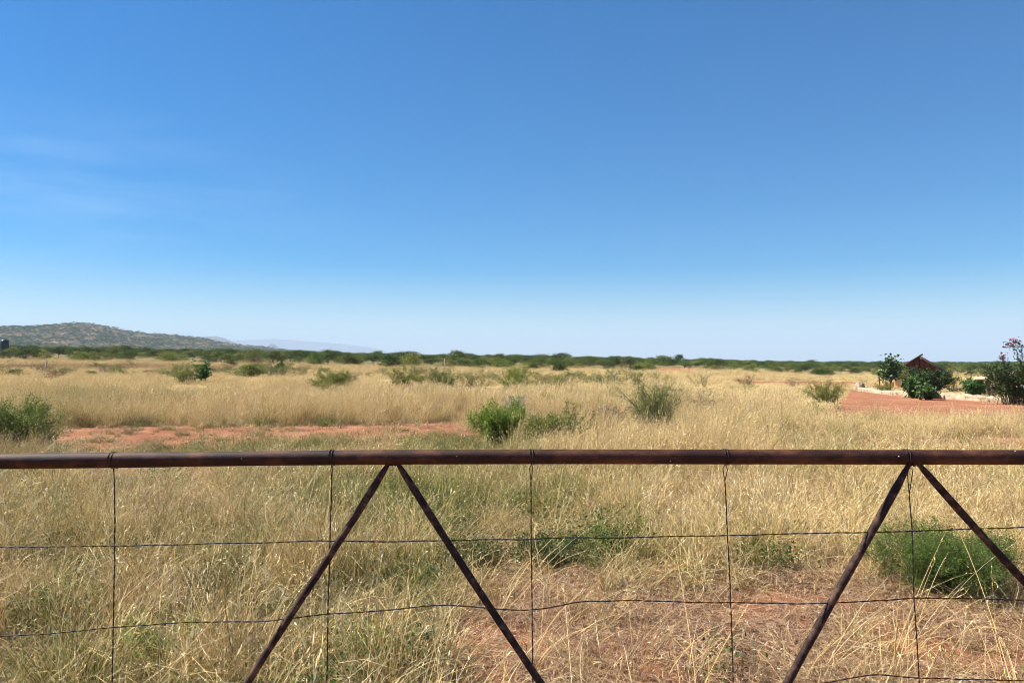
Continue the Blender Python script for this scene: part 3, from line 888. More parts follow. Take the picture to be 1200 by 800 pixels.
shrub('thorn_shrub', 'sparse yellowish shrub between the two green ones in the middle field', 'shrub', 512, 453, 2.4, 1.5, 'olive', 305, size=.08, stems=20, twigs=12, leaves=9, tw=.3)
shrub('thorn_shrub', 'thin low shrub with bare twigs in the middle field left of the grey one', 'shrub', 556, 458, 2.8, 1.3, 'olive', 306, size=.07, stems=20, twigs=12, leaves=9, tw=.3, bark=M_TWIG)
shrub('thorn_shrub', 'low dark shrub just below the centre of the tree line', 'shrub', 606, 450, 3.4, 1.3, 'mid', 307, size=.09, stems=24, twigs=13, leaves=12, tw=.3)
shrub('grey_shrub', 'silvery grey leafed shrub above the bright green bush', 'shrub', 604, 489, .75, .75, 'grey', 308, size=.035, stems=16, twigs=13, leaves=10, tw=.2)
shrub('green_bush', 'dense bright green bush in the centre just above the top rail', 'bush', 584, 522, 1.15, .92, 'bright', 309, size=.032, stems=44, twigs=22, leaves=19, tw=.16, dome=.45, leaf_z=.1)
shrub('thorn_shrub', 'low dark tangled shrub immediately right of the bright green bush', 'shrub', 638, 524, 1.15, .66, 'mid', 310, size=.03, stems=40, twigs=17, leaves=17, tw=.25)
shrub('thorn_branch_shrub', 'sprawling thorn shrub with one long branch reaching up to the right', 'shrub', 672, 521, 1.3, .75, 'mid', 311, size=.03, stems=14, twigs=18, leaves=16, tw=.14, cl=.2, straight=.2)
shrub('thorn_shrub', 'broad thorny shrub with brown leafless top right of centre', 'shrub', 766, 506, 1.95, 1.25, 'mid', 312, size=.032, stems=30, twigs=20, leaves=12, tw=.22, dome=.25, cl=.4, spread=.95)
shrub('dry_shrub', 'bare brown twiggy shrub behind the broad thorny one', 'shrub', 775, 500, 1.6, 1.2, 'brown', 313, size=.02, stems=16, twigs=14, leaves=3, tw=.2, bark=M_TWIG)
shrub('thorn_shrub', 'thin upright leafy stems right of the sprawling thorn shrub', 'shrub', 668, 500, .5, .95, 'mid', 314, size=.03, stems=5, twigs=12, leaves=8, tw=.12, cl=.2)
shrub('leafy_bush', 'large leafy green bush at the left edge above the top rail', 'bush', 18, 527, 1.5, 1.0, 'mid', 315, size=.036, stems=48, twigs=18, leaves=14, tw=.2, dome=.4)
shrub('leafy_bush', 'lower bright leafy bush right of the large one at the left edge', 'bush', 52, 522, .8, .5, 'bright', 316, size=.032, stems=20, twigs=10, leaves=8, tw=.25)
shrub('thorn_shrub', 'thorny shrub with bare crooked twigs left of the red clearing', 'shrub', 968, 477, 2.1, 1.3, 'mid', 317, size=.05, stems=34, twigs=15, leaves=14, tw=.2)
shrub('bare_shrub', 'leafless crooked twigs sticking up from the thorny shrub by the clearing', 'shrub', 966, 474, 1.1, 1.75, 'brown', 318, size=.03, stems=9, twigs=9, leaves=1, tw=.2, bark=M_BARK, straight=.2)
shrub('bare_shrub', 'small bare brown shrub beside the narrow red track', 'shrub', 929, 455, 1.6, 1.1, 'brown', 319, size=.05, stems=14, twigs=9, leaves=8, tw=.25)
shrub('dry_shrub', 'low brown shrub at the left end of the narrow red track', 'shrub', 874, 454, 2.2, 1.1, 'brown', 320, size=.05, stems=16, twigs=9, leaves=9, tw=.25)
shrub('dry_shrub', 'thin yellow green shrub in the grass left of the brown track shrub', 'shrub', 822, 454, 2.2, 1.2, 'yellow', 321, size=.05, stems=14, twigs=9, leaves=5, tw=.25)
shrub('feathery_shrub', 'feathery bright green shrub behind the right brace of the gate', 'shrub', 1106, 696, 1.2, .50, 'fine', 322, size=.016, stems=84, twigs=26, leaves=26, tw=.22, dome=.35, asp=.25, r0=.004, cl=.5)
shrub('leafy_weed_plant', 'small dark leafy plant on the ground left of the right brace', 'plant', 880, 664, .42, .13, 'mid', 323, size=.018, stems=16, twigs=10, leaves=9, tw=.4, r0=.003)
shrub('leafy_weed_plant', 'dark green weedy plant below the grass, left of the middle wire', 'plant', 560, 670, .66, .27, 'dark', 324, size=.02, stems=30, twigs=14, leaves=14, tw=.35, r0=.003)
shrub('leafy_weed_plant', 'dark green weedy plant below the grass, right of the middle wire', 'plant', 645, 668, .74, .30, 'dark', 325, size=.02, stems=26, twigs=12, leaves=12, tw=.35, r0=.003)
shrub('leafy_weed_plant', 'bright leafy weed at the foot of the leftmost wire', 'plant', 185, 780, .50, .27, 'bright', 326, size=.024, stems=18, twigs=11, leaves=9, tw=.4, r0=.003)
shrub('leafy_weed_plant', 'bright leafy weed low beside the second wire of the gate', 'plant', 425, 785, .42, .25, 'bright', 327, size=.022, stems=18, twigs=11, leaves=9, tw=.4, r0=.003)

shrub('leafy_weed_plant', 'olive leafy weed at the bottom left corner before the leftmost wire', 'plant', 60, 745, .55, .30, 'mid', 328, size=.022, stems=20, twigs=11, leaves=9, tw=.35, r0=.003)
shrub('leafy_weed_plant', 'dark leafy weed between the leftmost wire and the left brace', 'plant', 265, 700, .5, .26, 'dark', 329, size=.02, stems=20, twigs=11, leaves=9, tw=.35, r0=.003)
shrub('leafy_weed_plant', 'dark leafy growth under the grass right of the left brace pair', 'plant', 725, 655, .6, .26, 'dark', 330, size=.02, stems=22, twigs=11, leaves=10, tw=.35, r0=.003)
# ------------------------------------------------------------------ homestead on the right
HX, HYd = (1079 - 600) / F * 85, 85.0
hzg = tz(HX, HYd)
hut = empty('hut', (HX, HYd, hzg), -R(31))
tag(hut, 'small peach hut with a dark red gabled roof behind garden bushes', 'hut')
PK = CAMZ + (HZ - 418) / F * 85 - hzg; EV = PK - 1.55; HW = 2.35; HD = 2.6
b = MB(); b.box((0, 0, EV * .5), (HW * 2, HD * 2, EV)); wall = b.build('wall', M_PEACH, hut)
b = MB()
b.add([(-HW, -HD + .05, EV), (HW, -HD + .05, EV), (0, -HD + .05, PK - .15), (-HW, HD - .05, EV), (HW, HD - .05, EV), (0, HD - .05, PK - .15)],
      [(0, 1, 2), (5, 4, 3), (0, 3, 4, 1)])
for k in range(9):
    x0 = -HW + .3 + k * (2 * HW - .6) / 8
    b.box((x0, -HD - .0, EV + (PK - .2 - EV) * (1 - abs(x0) / HW) / 2), (.05, .06, max(.1, (PK - .3 - EV) * (1 - abs(x0) / HW))))
b.build('gable_cladding', M_CLAD, hut)
for sgn in (-1, 1):
    b = MB(); ov = .75; sl = (PK - EV) / HW
    n = 22; L0 = HW + ov
    for k in range(n):      # corrugated sheet
        y0 = -HD - .45 + k * (2 * HD + .9) / n; y1 = y0 + (2 * HD + .9) / n; ym = (y0 + y1) / 2
        for (ya, za, yb, zb) in ((y0, 0, ym, .03), (ym, .03, y1, 0)):
            v = [(0, ya, PK + za), (0, yb, PK + zb), (sgn * L0, yb, PK - sl * L0 + zb), (sgn * L0, ya, PK - sl * L0 + za)]
            v2 = [(p[0], p[1], p[2] - .03) for p in v]
            b.add(v + v2, [(0, 1, 2, 3), (7, 6, 5, 4), (0, 3, 7, 4), (1, 5, 6, 2), (3, 2, 6, 7)])
    rf = b.build('roof', M_ROOFRED, hut)
    b = MB(); ext = .35 if sgn < 0 else 0
    # barge board along the gable edge; the left one runs past the ridge
    a0 = Vector((-sgn * ext, -HD - .50, PK + .05 + sl * ext * 0 + (ext * .62))); a1 = Vector((sgn * L0, -HD - .50, PK - sl * L0 - .03))
    dv = a1 - a0; Lb = dv.length; ang = math.atan2(dv.z, dv.x)
    M = Matrix.Translation((a0 + a1) / 2) @ Matrix.Rotation(-ang, 4, 'Y')
    b.box((0, 0, 0), (Lb, .06, .17), M)
    b.build('barge_board', M_DARKWOOD, rf)
b = MB(); b.box((-HW - .9, -.2, EV - .02), (.001, .001, .001))
# tin lean-to on the sunny side
b = MB(); n = 16
for k in range(n):
    y0 = -HD + .1 + k * (HD * 1.6) / n; y1 = y0 + HD * 1.6 / n; ym = (y0 + y1) / 2
    for (ya, za, yb, zb) in ((y0, 0, ym, .035), (ym, .035, y1, 0)):
        v = [(-HW + .15, ya, EV + .62 + za), (-HW + .15, yb, EV + .62 + zb), (-HW - 1.7, yb, EV + .02 + zb), (-HW - 1.7, ya, EV + .02 + za)]
        v2 = [(p[0], p[1], p[2] - .025) for p in v]
        b.add(v + v2, [(0, 1, 2, 3), (7, 6, 5, 4), (0, 3, 7, 4), (1, 5, 6, 2), (3, 2, 6, 7)])
ob = b.build('lean_to_roof', M_TIN, hut); ob['label'] = 'pale tin lean-to roof on the left side'
for yy in (-HD + .2, -HD + .2 + HD * 1.45):
    b = MB(); b.tube([(-HW - 1.55, yy, 0), (-HW - 1.55, yy, EV + .04)], .06, 8); b.build('veranda_post', M_DARKWOOD, hut)
b = MB(); b.box((-HW - .8, -HD + .5, .35), (1.3, .12, .7)); b.build('veranda_wall', M_BRICK, hut)
for xx, nm in ((-1.2, 'window'), (1.3, 'window')):
    b = MB()
    for dx_, dz_, sx, sz in ((-.42, 0, .07, .9), (.42, 0, .07, .9), (0, .42, .77, .07), (0, -.42, .77, .07), (0, 0, .05, .77)):
        b.box((xx + dx_, -HD - .03, EV * .55 + dz_), (sx, .08, sz))
    w_ = b.build(nm, M_DARKWOOD, hut)
    b = MB(); b.box((xx, -HD - .012, EV * .55), (.76, .03, .76)); b.build('pane', M_GLASS, w_)
b = MB(); b.box((0.1, -HD - .025, .95), (.8, .05, 1.9)); dr = b.build('door', M_DARKWOOD, hut)
b = MB(); b.tube([(.38, -HD - .06, .92), (.38, -HD - .10, .95), (.30, -HD - .10, .96)], .015, 6); b.build('handle', M_GREYP, dr)

# low limestone garden wall: two runs
def stone_wall(label, pts, hpx, th, seed):
    g = np.random.RandomState(seed)
    W = [gpt(*p) for p in pts]
    c = Vector((W[0][0], W[0][1], tz(*W[0])))
    V = []; Fq = []
    P_ = []
    for (x0, y0), (x1, y1) in zip(W[:-1], W[1:]):
        m = max(2, int(math.hypot(x1 - x0, y1 - y0) / .22))
        for k in range(m): P_.append((x0 + (x1 - x0) * k / m, y0 + (y1 - y0) * k / m))
    P_.append(W[-1]); nrow = 10; n = len(P_)
    for i, (x, y) in enumerate(P_):
        a = P_[min(i + 1, n - 1)]; b_ = P_[max(i - 1, 0)]; d = Vector((a[0] - b_[0], a[1] - b_[1], 0)).normalized(); nn_ = Vector((d.y, -d.x, 0))
        Y_ = y; hh = hpx / F * Y_ * (1 + .22 * (float(fbm(i * .11 + seed, seed * 3.1)) - .5) * 2)
        # stones break the top line
        hh *= 1 + .30 * (float(_lat[int(i * .37) & 255, seed]) - .5)
        z0 = tz(x, y) - .1
        prof_ = [(-th / 2, 0), (-th / 2, .33), (-th / 2, .66), (-th * .49, .97), (-th * .2, 1), (th * .2, 1), (th * .49, .97), (th / 2, .66), (th / 2, .33), (th / 2, 0)]
        for o_, zz in prof_:
            j = (float(vnoise(i * .8 + o_ * 3, zz * 5 + seed)) - .5) * .12
            V.append((x + nn_.x * (o_ + j) - c.x, y + nn_.y * (o_ + j) - c.y, z0 + zz * (hh + .1) - c.z))
    for i in range(n - 1):
        for k in range(nrow - 1):
            Fq.append((i * nrow + k, i * nrow + k + 1, (i + 1) * nrow + k + 1, (i + 1) * nrow + k))
    Fq.append(tuple(range(nrow))[::-1]); Fq.append(tuple((n - 1) * nrow + k for k in range(nrow)))
    o = mobj('low_stone_wall', mesh_from('low_stone_wall', V, Fq, M_WALL), loc=c)
    return tag(o, label, 'wall')


stone_wall('lower rough left run of pale garden wall at the edge of the clearing', [(1007, 458), (1026, 460.5), (1047, 463)], 4.8, .4, 3)
stone_wall('long pale stone garden wall running right from below the big leafy bush', [(1049, 463), (1095, 466.5), (1135, 469), (1172, 471.5), (1215, 475), (1262, 480)], 6.8, .4, 8)
g = np.random.RandomState(4)
x, y = gpt(1009, 458)
me_ = bpy.data.meshes.new('boulder'); import bmesh
bm = bmesh.new(); bmesh.ops.create_icosphere(bm, subdivisions=3, radius=.5)
for v in bm.verts:
    v.co *= 1 + .35 * (float(fbm(v.co.x * 2.3 + 5, v.co.y * 2.3 + v.co.z * 3)) - .5)
    v.co.z *= 1.15
bm.to_mesh(me_); bm.free(); me_.materials.append(M_WALL)
o = mobj('boulder', me_, loc=(x - .2, y - .1, tz(x, y) + .3)); tag(o, 'pale upright boulder at the left end of the stone wall', 'rock')

# garden plants round the hut
def garden(name, label, cat, px, py, wpx, top, leaf, seed, size, **kw):
    x, y = gpt(px, py); H = (CAMZ + (HZ - top) / F * y) - tz(x, y); W = wpx / F * y
    return shrub(name, label, cat, 0, 0, W, H, leaf, seed, size=size, loc=(x, y), **kw)


single('garden_tree', 'small dark green tree left of the hut', 'tree', 1043, 458, 414, 30, 'glossy', 401, .38, .45, .26, ncl=24, nl=42, trunks=2, r0=.10)
garden('garden_bush', 'dark leafy bush covering the front of the hut', 'bush', 1091, 461, 42, 432, 'glossy', 402, .20, stems=40, twigs=16, leaves=12, tw=.22, dome=.3, r0=.03, asp=.6)
garden('garden_bush', 'dark climbing bush left of the gable of the hut', 'bush', 1067, 460, 20, 429, 'glossy', 403, .18, stems=26, twigs=14, leaves=9, tw=.22, dome=.3, r0=.03, asp=.6)
garden('broad_leafed_bush', 'bright green broad leafed bush hanging over the garden wall', 'bush', 1072, 466.5, 25, 440, 'bigleaf', 404, .34, stems=20, twigs=11, leaves=5, tw=.22, dome=.35, r0=.03, asp=.55)
garden('broad_leafed_bush', 'smaller broad leafed bush drooping down in front of the garden wall', 'bush', 1086, 468.5, 15, 449, 'bigleaf', 405, .26, stems=14, twigs=9, leaves=5, tw=.3, dome=.35, r0=.025, asp=.55)
garden('wispy_shrub', 'thin shrub with pale tips above the roof edge left of the gable', 'shrub', 1063, 462, 14, 419, 'mid', 406, .10, stems=7, twigs=12, leaves=6, tw=.12, r0=.025)
garden('red_leafed_shrub', 'narrow red leafed shrub at the right end of the hut', 'shrub', 1112, 459, 8, 430, 'red', 407, .09, stems=8, twigs=10, leaves=6, tw=.15, r0=.02)
garden('yellow_shrub', 'tall wispy yellow green shrub right of the hut', 'shrub', 1117, 459, 16, 421, 'yellow', 408, .09, stems=9, twigs=12, leaves=7, tw=.14, r0=.02)
garden('sapling', 'young round headed sapling standing in the grass right of the hut', 'sapling', 1117, 459.5, 9, 440, 'yellow', 409, .10, stems=4, twigs=14, leaves=9, tw=.25, r0=.03, leaf_z=.45)
garden('low_shrub', 'low dark shrub at the foot of the young sapling', 'shrub', 1118, 462, 16, 454, 'glossy', 410, .10, stems=14, twigs=9, leaves=8, tw=.3, r0=.01)
garden('garden_bush', 'rounded glossy green bush just right of the sapling', 'bush', 1142, 466, 33, 441, 'bigleaf', 411, .17, stems=30, twigs=12, leaves=10, tw=.22, dome=.4, r0=.02, asp=.5)
garden('grassy_shrub', 'olive shrub behind the lower left run of wall', 'shrub', 1034, 460, 26, 447, 'olive', 412, .09, stems=20, twigs=10, leaves=8, tw=.3, r0=.01)
garden('bare_shrub', 'small bare twiggy shrub behind the boulder', 'shrub', 1012, 456, 14, 438, 'brown', 413, .05, stems=9, twigs=10, leaves=2, tw=.2, r0=.012, bark=M_TWIG)
bo = garden('bougainvillea', 'big dark bougainvillea with arching pink flowered shoots at the right edge', 'bush', 1189, 474, 56, 419, 'glossy', 414, .12, stems=46, twigs=20, leaves=12, tw=.17, dome=.3, r0=.03, asp=.65)
bo.rotation_euler.z = 0
g = np.random.RandomState(9)
bx, by = bo.location.x, bo.location.y


def pw(px, py, Y): return Vector(((px - 600) / F * Y, Y, CAMZ - (py - HZ) / F * Y))


sb = MB(); FL = []; LF = []
for pts in ([(1193, 440), (1194, 424), (1192, 412), (1186, 405), (1178, 404)], [(1195, 440), (1198, 420), (1197, 408), (1193, 401), (1187, 400)], [(1180, 440), (1177, 428), (1175, 421), (1176, 417)],
            [(1198, 440), (1206, 420), (1210, 408), (1207, 400)]):
    Q = [np.array(pw(a, b_, by) - bo.location) for a, b_ in pts]
    D = []
    for i in range(len(Q) - 1):
        for t in np.linspace(0, 1, 6)[:-1]: D.append(Q[i] * (1 - t) + Q[i + 1] * t)
    D.append(Q[-1]); sb.tube(D, [.03 * (1 - .8 * i / len(D)) for i in range(len(D))], 5)
    for i, d in enumerate(D):
        LF.append(d + g.normal(0, .10, (9, 3)))
        if i > len(D) - 7: FL.append(d + g.normal(0, .10, (8, 3)))
sb.build('arching_shoot', M_BARK, bo, True)
V, Fq, v, t = join(leaf_quads(np.concatenate(LF), .12, g, .3, .65)); mobj('shoot_leaves', mesh_from('shoot_leaves', V, Fq, M_LF['glossy'], {'v': ('FLOAT', v)}), bo)
V, Fq, v, t = join(leaf_quads(np.concatenate(FL), .09, g, .3, .8)); mobj('flowers', mesh_from('flowers', V, Fq, M_LF['pink'], {'v': ('FLOAT', v)}), bo)
V, Fq, v, t = join(leaf_quads(np.array([(-1.0, -1.3, 1.9), (.2, -1.4, .75), (-.6, -1.5, 1.15)])[g.randint(0, 3, 26)] + g.normal(0, .10, (26, 3)), .07, g, .3, .8)); mobj('white_flowers', mesh_from('white_flowers', V, Fq, M_LF['white'], {'v': ('FLOAT', v)}), bo)

# stone table
x, y = gpt(1158, 467); zt = CAMZ + (HZ - 442) / F * y - tz(x, y)
tb = tag(empty('stone_table', (x, y, tz(x, y)), .2), 'cream slab on a dark trunk like leg between green bush and bougainvillea', 'table')
b = MB(); b.tube([(0, 0, zt - .16), (0, 0, zt - .12), (0, 0, zt - .03), (0, 0, zt)], [.78, .86, .86, .78], 14); b.build('table_top', M_SLAB, tb)
b = MB(); b.tube([(0, 0, -.1), (.03, 0, zt * .5), (0, 0, zt - .161)], [.16, .11, .15], 8); b.build('leg', M_BARK, tb, True)
x2, y2 = gpt(1161, 466)
b = MB(); b.box((0, 0, .28), (1.5, .5, .56)); b.box((0, 0, .60), (1.6, .58, .07)); o = b.build('block_bench', M_BRICK); o.location = (x2 + .2, y2 + 1.0, tz(x2, y2)); o.rotation_euler.z = .1
tag(o, 'terracotta coloured block bench behind the stone table', 'bench')

# ------------------------------------------------------------------ water tank, posts
Yt = 165.; xt = (5.5 - 600) / F * Yt; zg = tz(xt, Yt)
zb = CAMZ + (HZ - 412) / F * Yt - zg; ztop = CAMZ + (HZ - 397.5) / F * Yt - zg; rt = 4.6 / F * Yt
tk = tag(empty('water_tank', (xt, Yt, zg)), 'dark green plastic water tank on a wooden stand at the left edge', 'water tank')
b = MB(); hh = ztop - zb
zs = [0, .04]; rr_ = [rt * .96, rt]
k = 8
for i in range(k):
    z_ = .1 + (hh * .80) * i / k; zs += [z_, z_ + .05, z_ + .12]; rr_ += [rt, rt * 1.025, rt]
zs += [hh * .88, hh * .95, hh * .985, hh]; rr_ += [rt * .98, rt * .6, rt * .3, rt * .26]
b.tube([(0, 0, zb + z_) for z_ in zs], rr_, 28); b.build('tank', M_TANK, tk, True)
b = MB(); b.tube([(0, 0, zb + hh), (0, 0, zb + hh + .08)], [rt * .3, rt * .28], 20); b.build('lid', M_TANK, tk)
b = MB(); b.box((0, 0, zb - .08), (rt * 2.3, rt * 2.3, .14)); b.build('platform', M_WOOD, tk)
for sx in (-1, 1):
    for sy in (-1, 1):
        b = MB(); b.tube([(sx * rt * .95, sy * rt * .95, -.15), (sx * rt * .92, sy * rt * .92, zb - .15)], .09, 8); b.build('leg', M_WOOD, tk)
b = MB()
b.tube([(-rt, -rt, .2), (rt, -rt, zb - .3)], .04, 6); b.tube([(-rt, rt, .2), (rt, rt, zb - .3)], .04, 6)
b.build('cross_brace', M_WOOD, tk)


def post(label, px, py, top, wpx, mat, cap=None, lean=0):
    x, y = gpt(px, py); H = CAMZ + (HZ - top) / F * y - tz(x, y); r = wpx / 2 / F * y
    o = tag(empty('wooden_post' if cap is None else 'marker_post', (x, y, tz(x, y))), label, 'post')
    b = MB(); b.tube([(0, 0, -.2), (0, 0, H * .5), (lean, 0, H * (.8 if cap else 1))], [r, r * .92, r * .88], 9); b.build('shaft', mat, o)
    if cap:
        b = MB(); b.tube([(lean, 0, H * .8), (lean, 0, H * .98), (lean, 0, H)], [r * 1.3, r * 1.3, r * .8], 12); b.build('cap', cap, o)
    return o


post('short grey marker post with pale top in the golden grass', 720, 449, 437, 2.4, M_GREYP, M_WHITE)
post('weathered pale wooden post among brown bushes of the left field', 54, 440, 422, 1.8, M_WOOD, lean=.05)
post('weathered wooden post in the grass below the centre treeline', 521, 440, 420, 1.0, M_WOOD)

# ------------------------------------------------------------------ the gate
GY = 2.05


def G3(px, py, dy=0): return Vector(((px - 600) / F * GY, GY + dy, CAMZ - (py - HZ) / F * GY))


gate = tag(empty('farm_gate', (0, GY, 0)), 'rusty brown tubular steel farm gate with wire mesh across the foreground', 'gate')
GO = Vector((0, GY, 0))


def loc_(p): return Vector(p) - GO


RP = [(-330, 545), (-150, 542.5), (0, 540.2), (130, 539), (260, 537.4), (400, 535.8), (600, 534.8), (800, 535.0), (1000, 535.4), (1200, 535.6), (1400, 536), (1530, 536.5)]
rail_x = np.array([p[0] for p in RP]); rail_y = np.array([p[1] for p in RP])


def rail_py(px): return float(np.interp(px, rail_x, rail_y))


xs = np.linspace(-330, 1530, 150); RR0 = .0197
sm_y = np.convolve(np.pad(np.interp(xs, rail_x, rail_y), 8, 'edge'), np.ones(17) / 17, 'valid')
b = MB(); b.tube([loc_(G3(x_, y_)) for x_, y_ in zip(xs, sm_y)], [RR0 * (1 + .012 * (float(fbm(x_ * .03, 2)) - .5)) * (1.05 if x_ < 200 else 1) for x_ in xs], 28); b.build('top_rail', M_RUST, gate, True)
BOT = 1018
b = MB(); b.tube([loc_(G3(x_, BOT)) for x_ in np.linspace(-330, 1530, 30)], .0165, 20); b.build('bottom_rail', M_RUST, gate, True)
for x_ in (-330, 1530):
    b = MB(); b.tube([loc_(G3(x_, rail_py(x_) - 2)), loc_(G3(x_, BOT + 4))], .0195, 20); b.build('end_stile', M_RUST, gate, True)


def brace(x0, y0, x1, y1, r=.0099, dy=0.):
    b = MB(); A = loc_(G3(x0, y0, dy)); B = loc_(G3(x1, y1, dy)); Lm = (B - A).length; ts = [0, .012, .03, .055, .085] + list(np.linspace(.12, Lm - .05, 24)) + [Lm]
    rad = [.0045, .006, .008, .0093, r] + [r * (1 + .05 * math.sin(k * 1.7)) for k in range(24)] + [r * .7]
    d = (B - A).normalized(); side = Vector((d.z, 0, -d.x))
    b.tube([A + d * t_ + side * (.002 * math.sin(t_ * 7 + x0)) for t_ in ts], rad, 16)
    return b.build('brace', M_BRACE, gate, True)


brace(456, 541, 155, BOT - 6)
brace(464, 541, 771, BOT - 6)
brace(1066, 541, 806, BOT - 6, .0108)
brace(1075, 541, 1494, BOT - 6)
brace(-200, 546, 120, BOT - 6)


for wx_, wy_ in ((460, 544.2), (1070.5, 544.8)):
    b = MB(); c_ = loc_(G3(wx_, wy_))
    for k in range(9):
        q_ = c_ + Vector((-.016 + .004 * k, -.006 + .003 * (k % 3), .0015 * (k % 2)))
        b.tube([q_ - Vector((.003, 0, 0)), q_, q_ + Vector((.003, 0, .001))], [.0016, .0048, .0018], 7)
    b.build('weld', M_BRACE, gate, True)


def twisted(path, name, r=.00105, amp=.0010, pitch=.055, step=.008, tail=None):
    """two strands of wire twisted round each other along a path"""
    pts = [Vector(p) for p in path]; D = []
    cum = [0]
    for a, c_ in zip(pts[:-1], pts[1:]): cum.append(cum[-1] + (c_ - a).length)
    n = int(cum[-1] / step); cx = np.array([tuple(p) for p in pts])
    ss = np.linspace(0, cum[-1], n)
    Q = np.column_stack([np.interp(ss, cum, cx[:, k]) for k in range(3)])
    ker = np.ones(9) / 9
    for k in range(3): Q[:, k] = np.convolve(np.pad(Q[:, k], 4, 'edge'), ker, 'valid')
    Q[:, 2] += (fbm(ss * 9 + 3 * pts[0].x, ss * 0 + pts[0].z * 5, 3) - .5) * .006
    Q[:, 0] += (fbm(ss * 9 + 40, ss * 0 + pts[0].x * 5, 3) - .5) * .005
    T = np.gradient(Q, axis=0); T /= np.linalg.norm(T, axis=1)[:, None]
    N = np.array([0, 1., 0]); B_ = np.cross(T, N); B_ /= np.linalg.norm(B_, axis=1)[:, None]
    b = MB()
    for ph in (0, PI):
        a = ss / pitch * 2 * PI + ph
        W = Q + (N[None, :] * np.cos(a)[:, None] + B_ * np.sin(a)[:, None]) * amp
        b.tube(W, r, 5)
    if tail: tail(b, Q[0])
    return b.build(name, M_WIRE, gate, True)


def hw(pts, dy=-.004):
    return twisted([loc_(G3(a, c_, dy)) for a, c_ in pts], 'horizontal_wire')


hw([(-330, 641), (0, 640), (133, 639), (260, 636), (385, 633), (460, 634), (622, 631), (720, 629), (780, 628), (852, 626.5), (960, 624), (1068, 621), (1200, 617.5), (1530, 610)])
hw([(-330, 752), (0, 745), (60, 742), (133, 734), (220, 728), (310, 727), (385, 718), (450, 714), (510, 708), (545, 709), (600, 714), (630, 713), (680, 703), (740, 702), (860, 706), (960, 707), (1050, 701), (1072, 699), (1200, 702), (1530, 706)])
hw([(-330, 850), (0, 842), (300, 838), (600, 830), (860, 812), (960, 800), (1010, 791), (1030, 789), (1060, 793), (1200, 796), (1530, 800)])
hw([(-330, 930), (0, 925), (600, 920), (1200, 915), (1530, 915)])


def vw(px, pts, skew=4):
    rx = rail_py(px); axis = loc_(G3(px, rx))

    def tail(b, q0):
        # strands part under the rail and wrap round it
        for s_, tx in ((-1, .75), (1, 1.2)):
            P_ = [Vector(q0)]
            start = -PI / 2; rr2 = RR0 + .0016
            P_.append(Vector((q0[0] + s_ * .004, axis.y - s_ * .008, axis.z - RR0 - .012)))
            for k in range(int(26 * tx)):
                a = start - s_ * 2 * PI * tx * k / (26 * tx)
                P_.append(Vector((axis.x + s_ * .003 + skew / F * GY * (k / 26 - .4) * s_ * .6, axis.y + math.cos(a) * rr2 * 1.0, axis.z + math.sin(a) * rr2)))
            b.tube(P_, .0012, 5)
    return twisted([loc_(G3(a, c_, .003)) for a, c_ in pts], 'vertical_wire', tail=tail, pitch=.05)


vw(133, [(133.5, 562), (133.5, 640), (132.5, 720), (131, 800), (130, 1015)], 8)
vw(389, [(389, 558), (386.5, 632), (384, 720), (383, 800), (382, 1015)])
vw(623, [(622, 560), (623, 631), (623.5, 715), (624, 800), (625, 1015)])
vw(850, [(850, 560), (853, 627), (857, 706), (860, 800), (868, 1015)])
vw(1062, [(1066, 575), (1069.5, 621), (1072, 700), (1078, 800), (1090, 1015)], 9)
vw(-110, [(-110, 562), (-110, 700), (-112, 1015)])
vw(1310, [(1310, 560), (1312, 700), (1316, 1015)])
for sx_, sy_, r_ in ((1049, 533.5, .0016), (784, 539, .0013), (1187, 528, .0014), (286, 536, .0010), (536, 533, .0010), (661, 541, .0008)):
    b = MB(); c_ = loc_(G3(sx_, sy_)); dz_ = c_.z - loc_(G3(sx_, rail_py(sx_))).z; yy_ = -math.sqrt(max(RR0 ** 2 - dz_ ** 2, 1e-7)) - .0002
    b.tube([(c_.x - r_, yy_ + .0005, c_.z), (c_.x - r_ * .4, yy_, c_.z + r_ * .2), (c_.x + r_ * .5, yy_, c_.z), (c_.x + r_, yy_ + .0005, c_.z - r_ * .2)], [r_ * .4, r_, r_ * .8, r_ * .3], 7)
    b.build('white_speck', M_WHITE, gate, True)
# gate posts beyond both ends
for px_, lb in ((-368, 'round rusty steel post carrying the left end of the gate'), (1568, 'round rusty steel post carrying the right end of the gate')):
    x_ = (px_ - 600) / F * GY
    o = tag(empty('gate_post', (x_, GY, 0)), lb, 'post')
    b = MB(); b.tube([(0, 0, -.3), (0, 0, 1.52)], .045, 24); b.build('shaft', M_RUST, o, True)
    b = MB(); b.tube([(0, 0, 1.521), (0, 0, 1.53), (0, 0, 1.545)], [.05, .05, .03], 24); b.build('cap', M_RUST, o)

# ------------------------------------------------------------------ haze
b = MB(); ext = 20300
b.box((0, 0, 302), (2 * ext, 2 * ext, 626))
m, nt, out = mat_new('haze_air')
pv = nd(nt, 'ShaderNodeVolumePrincipled')
pv.inputs['Color'].default_value = (.52, .66, .86, 1); pv.inputs['Density'].default_value = 1.0e-4; pv.inputs['Anisotropy'].default_value = 0
nt.links.new(pv.outputs[0], out.inputs['Volume'])
hzb = b.build('haze', m); tag(hzb, 'thin pale blue haze filling the air over the plain', 'haze', kind='stuff')

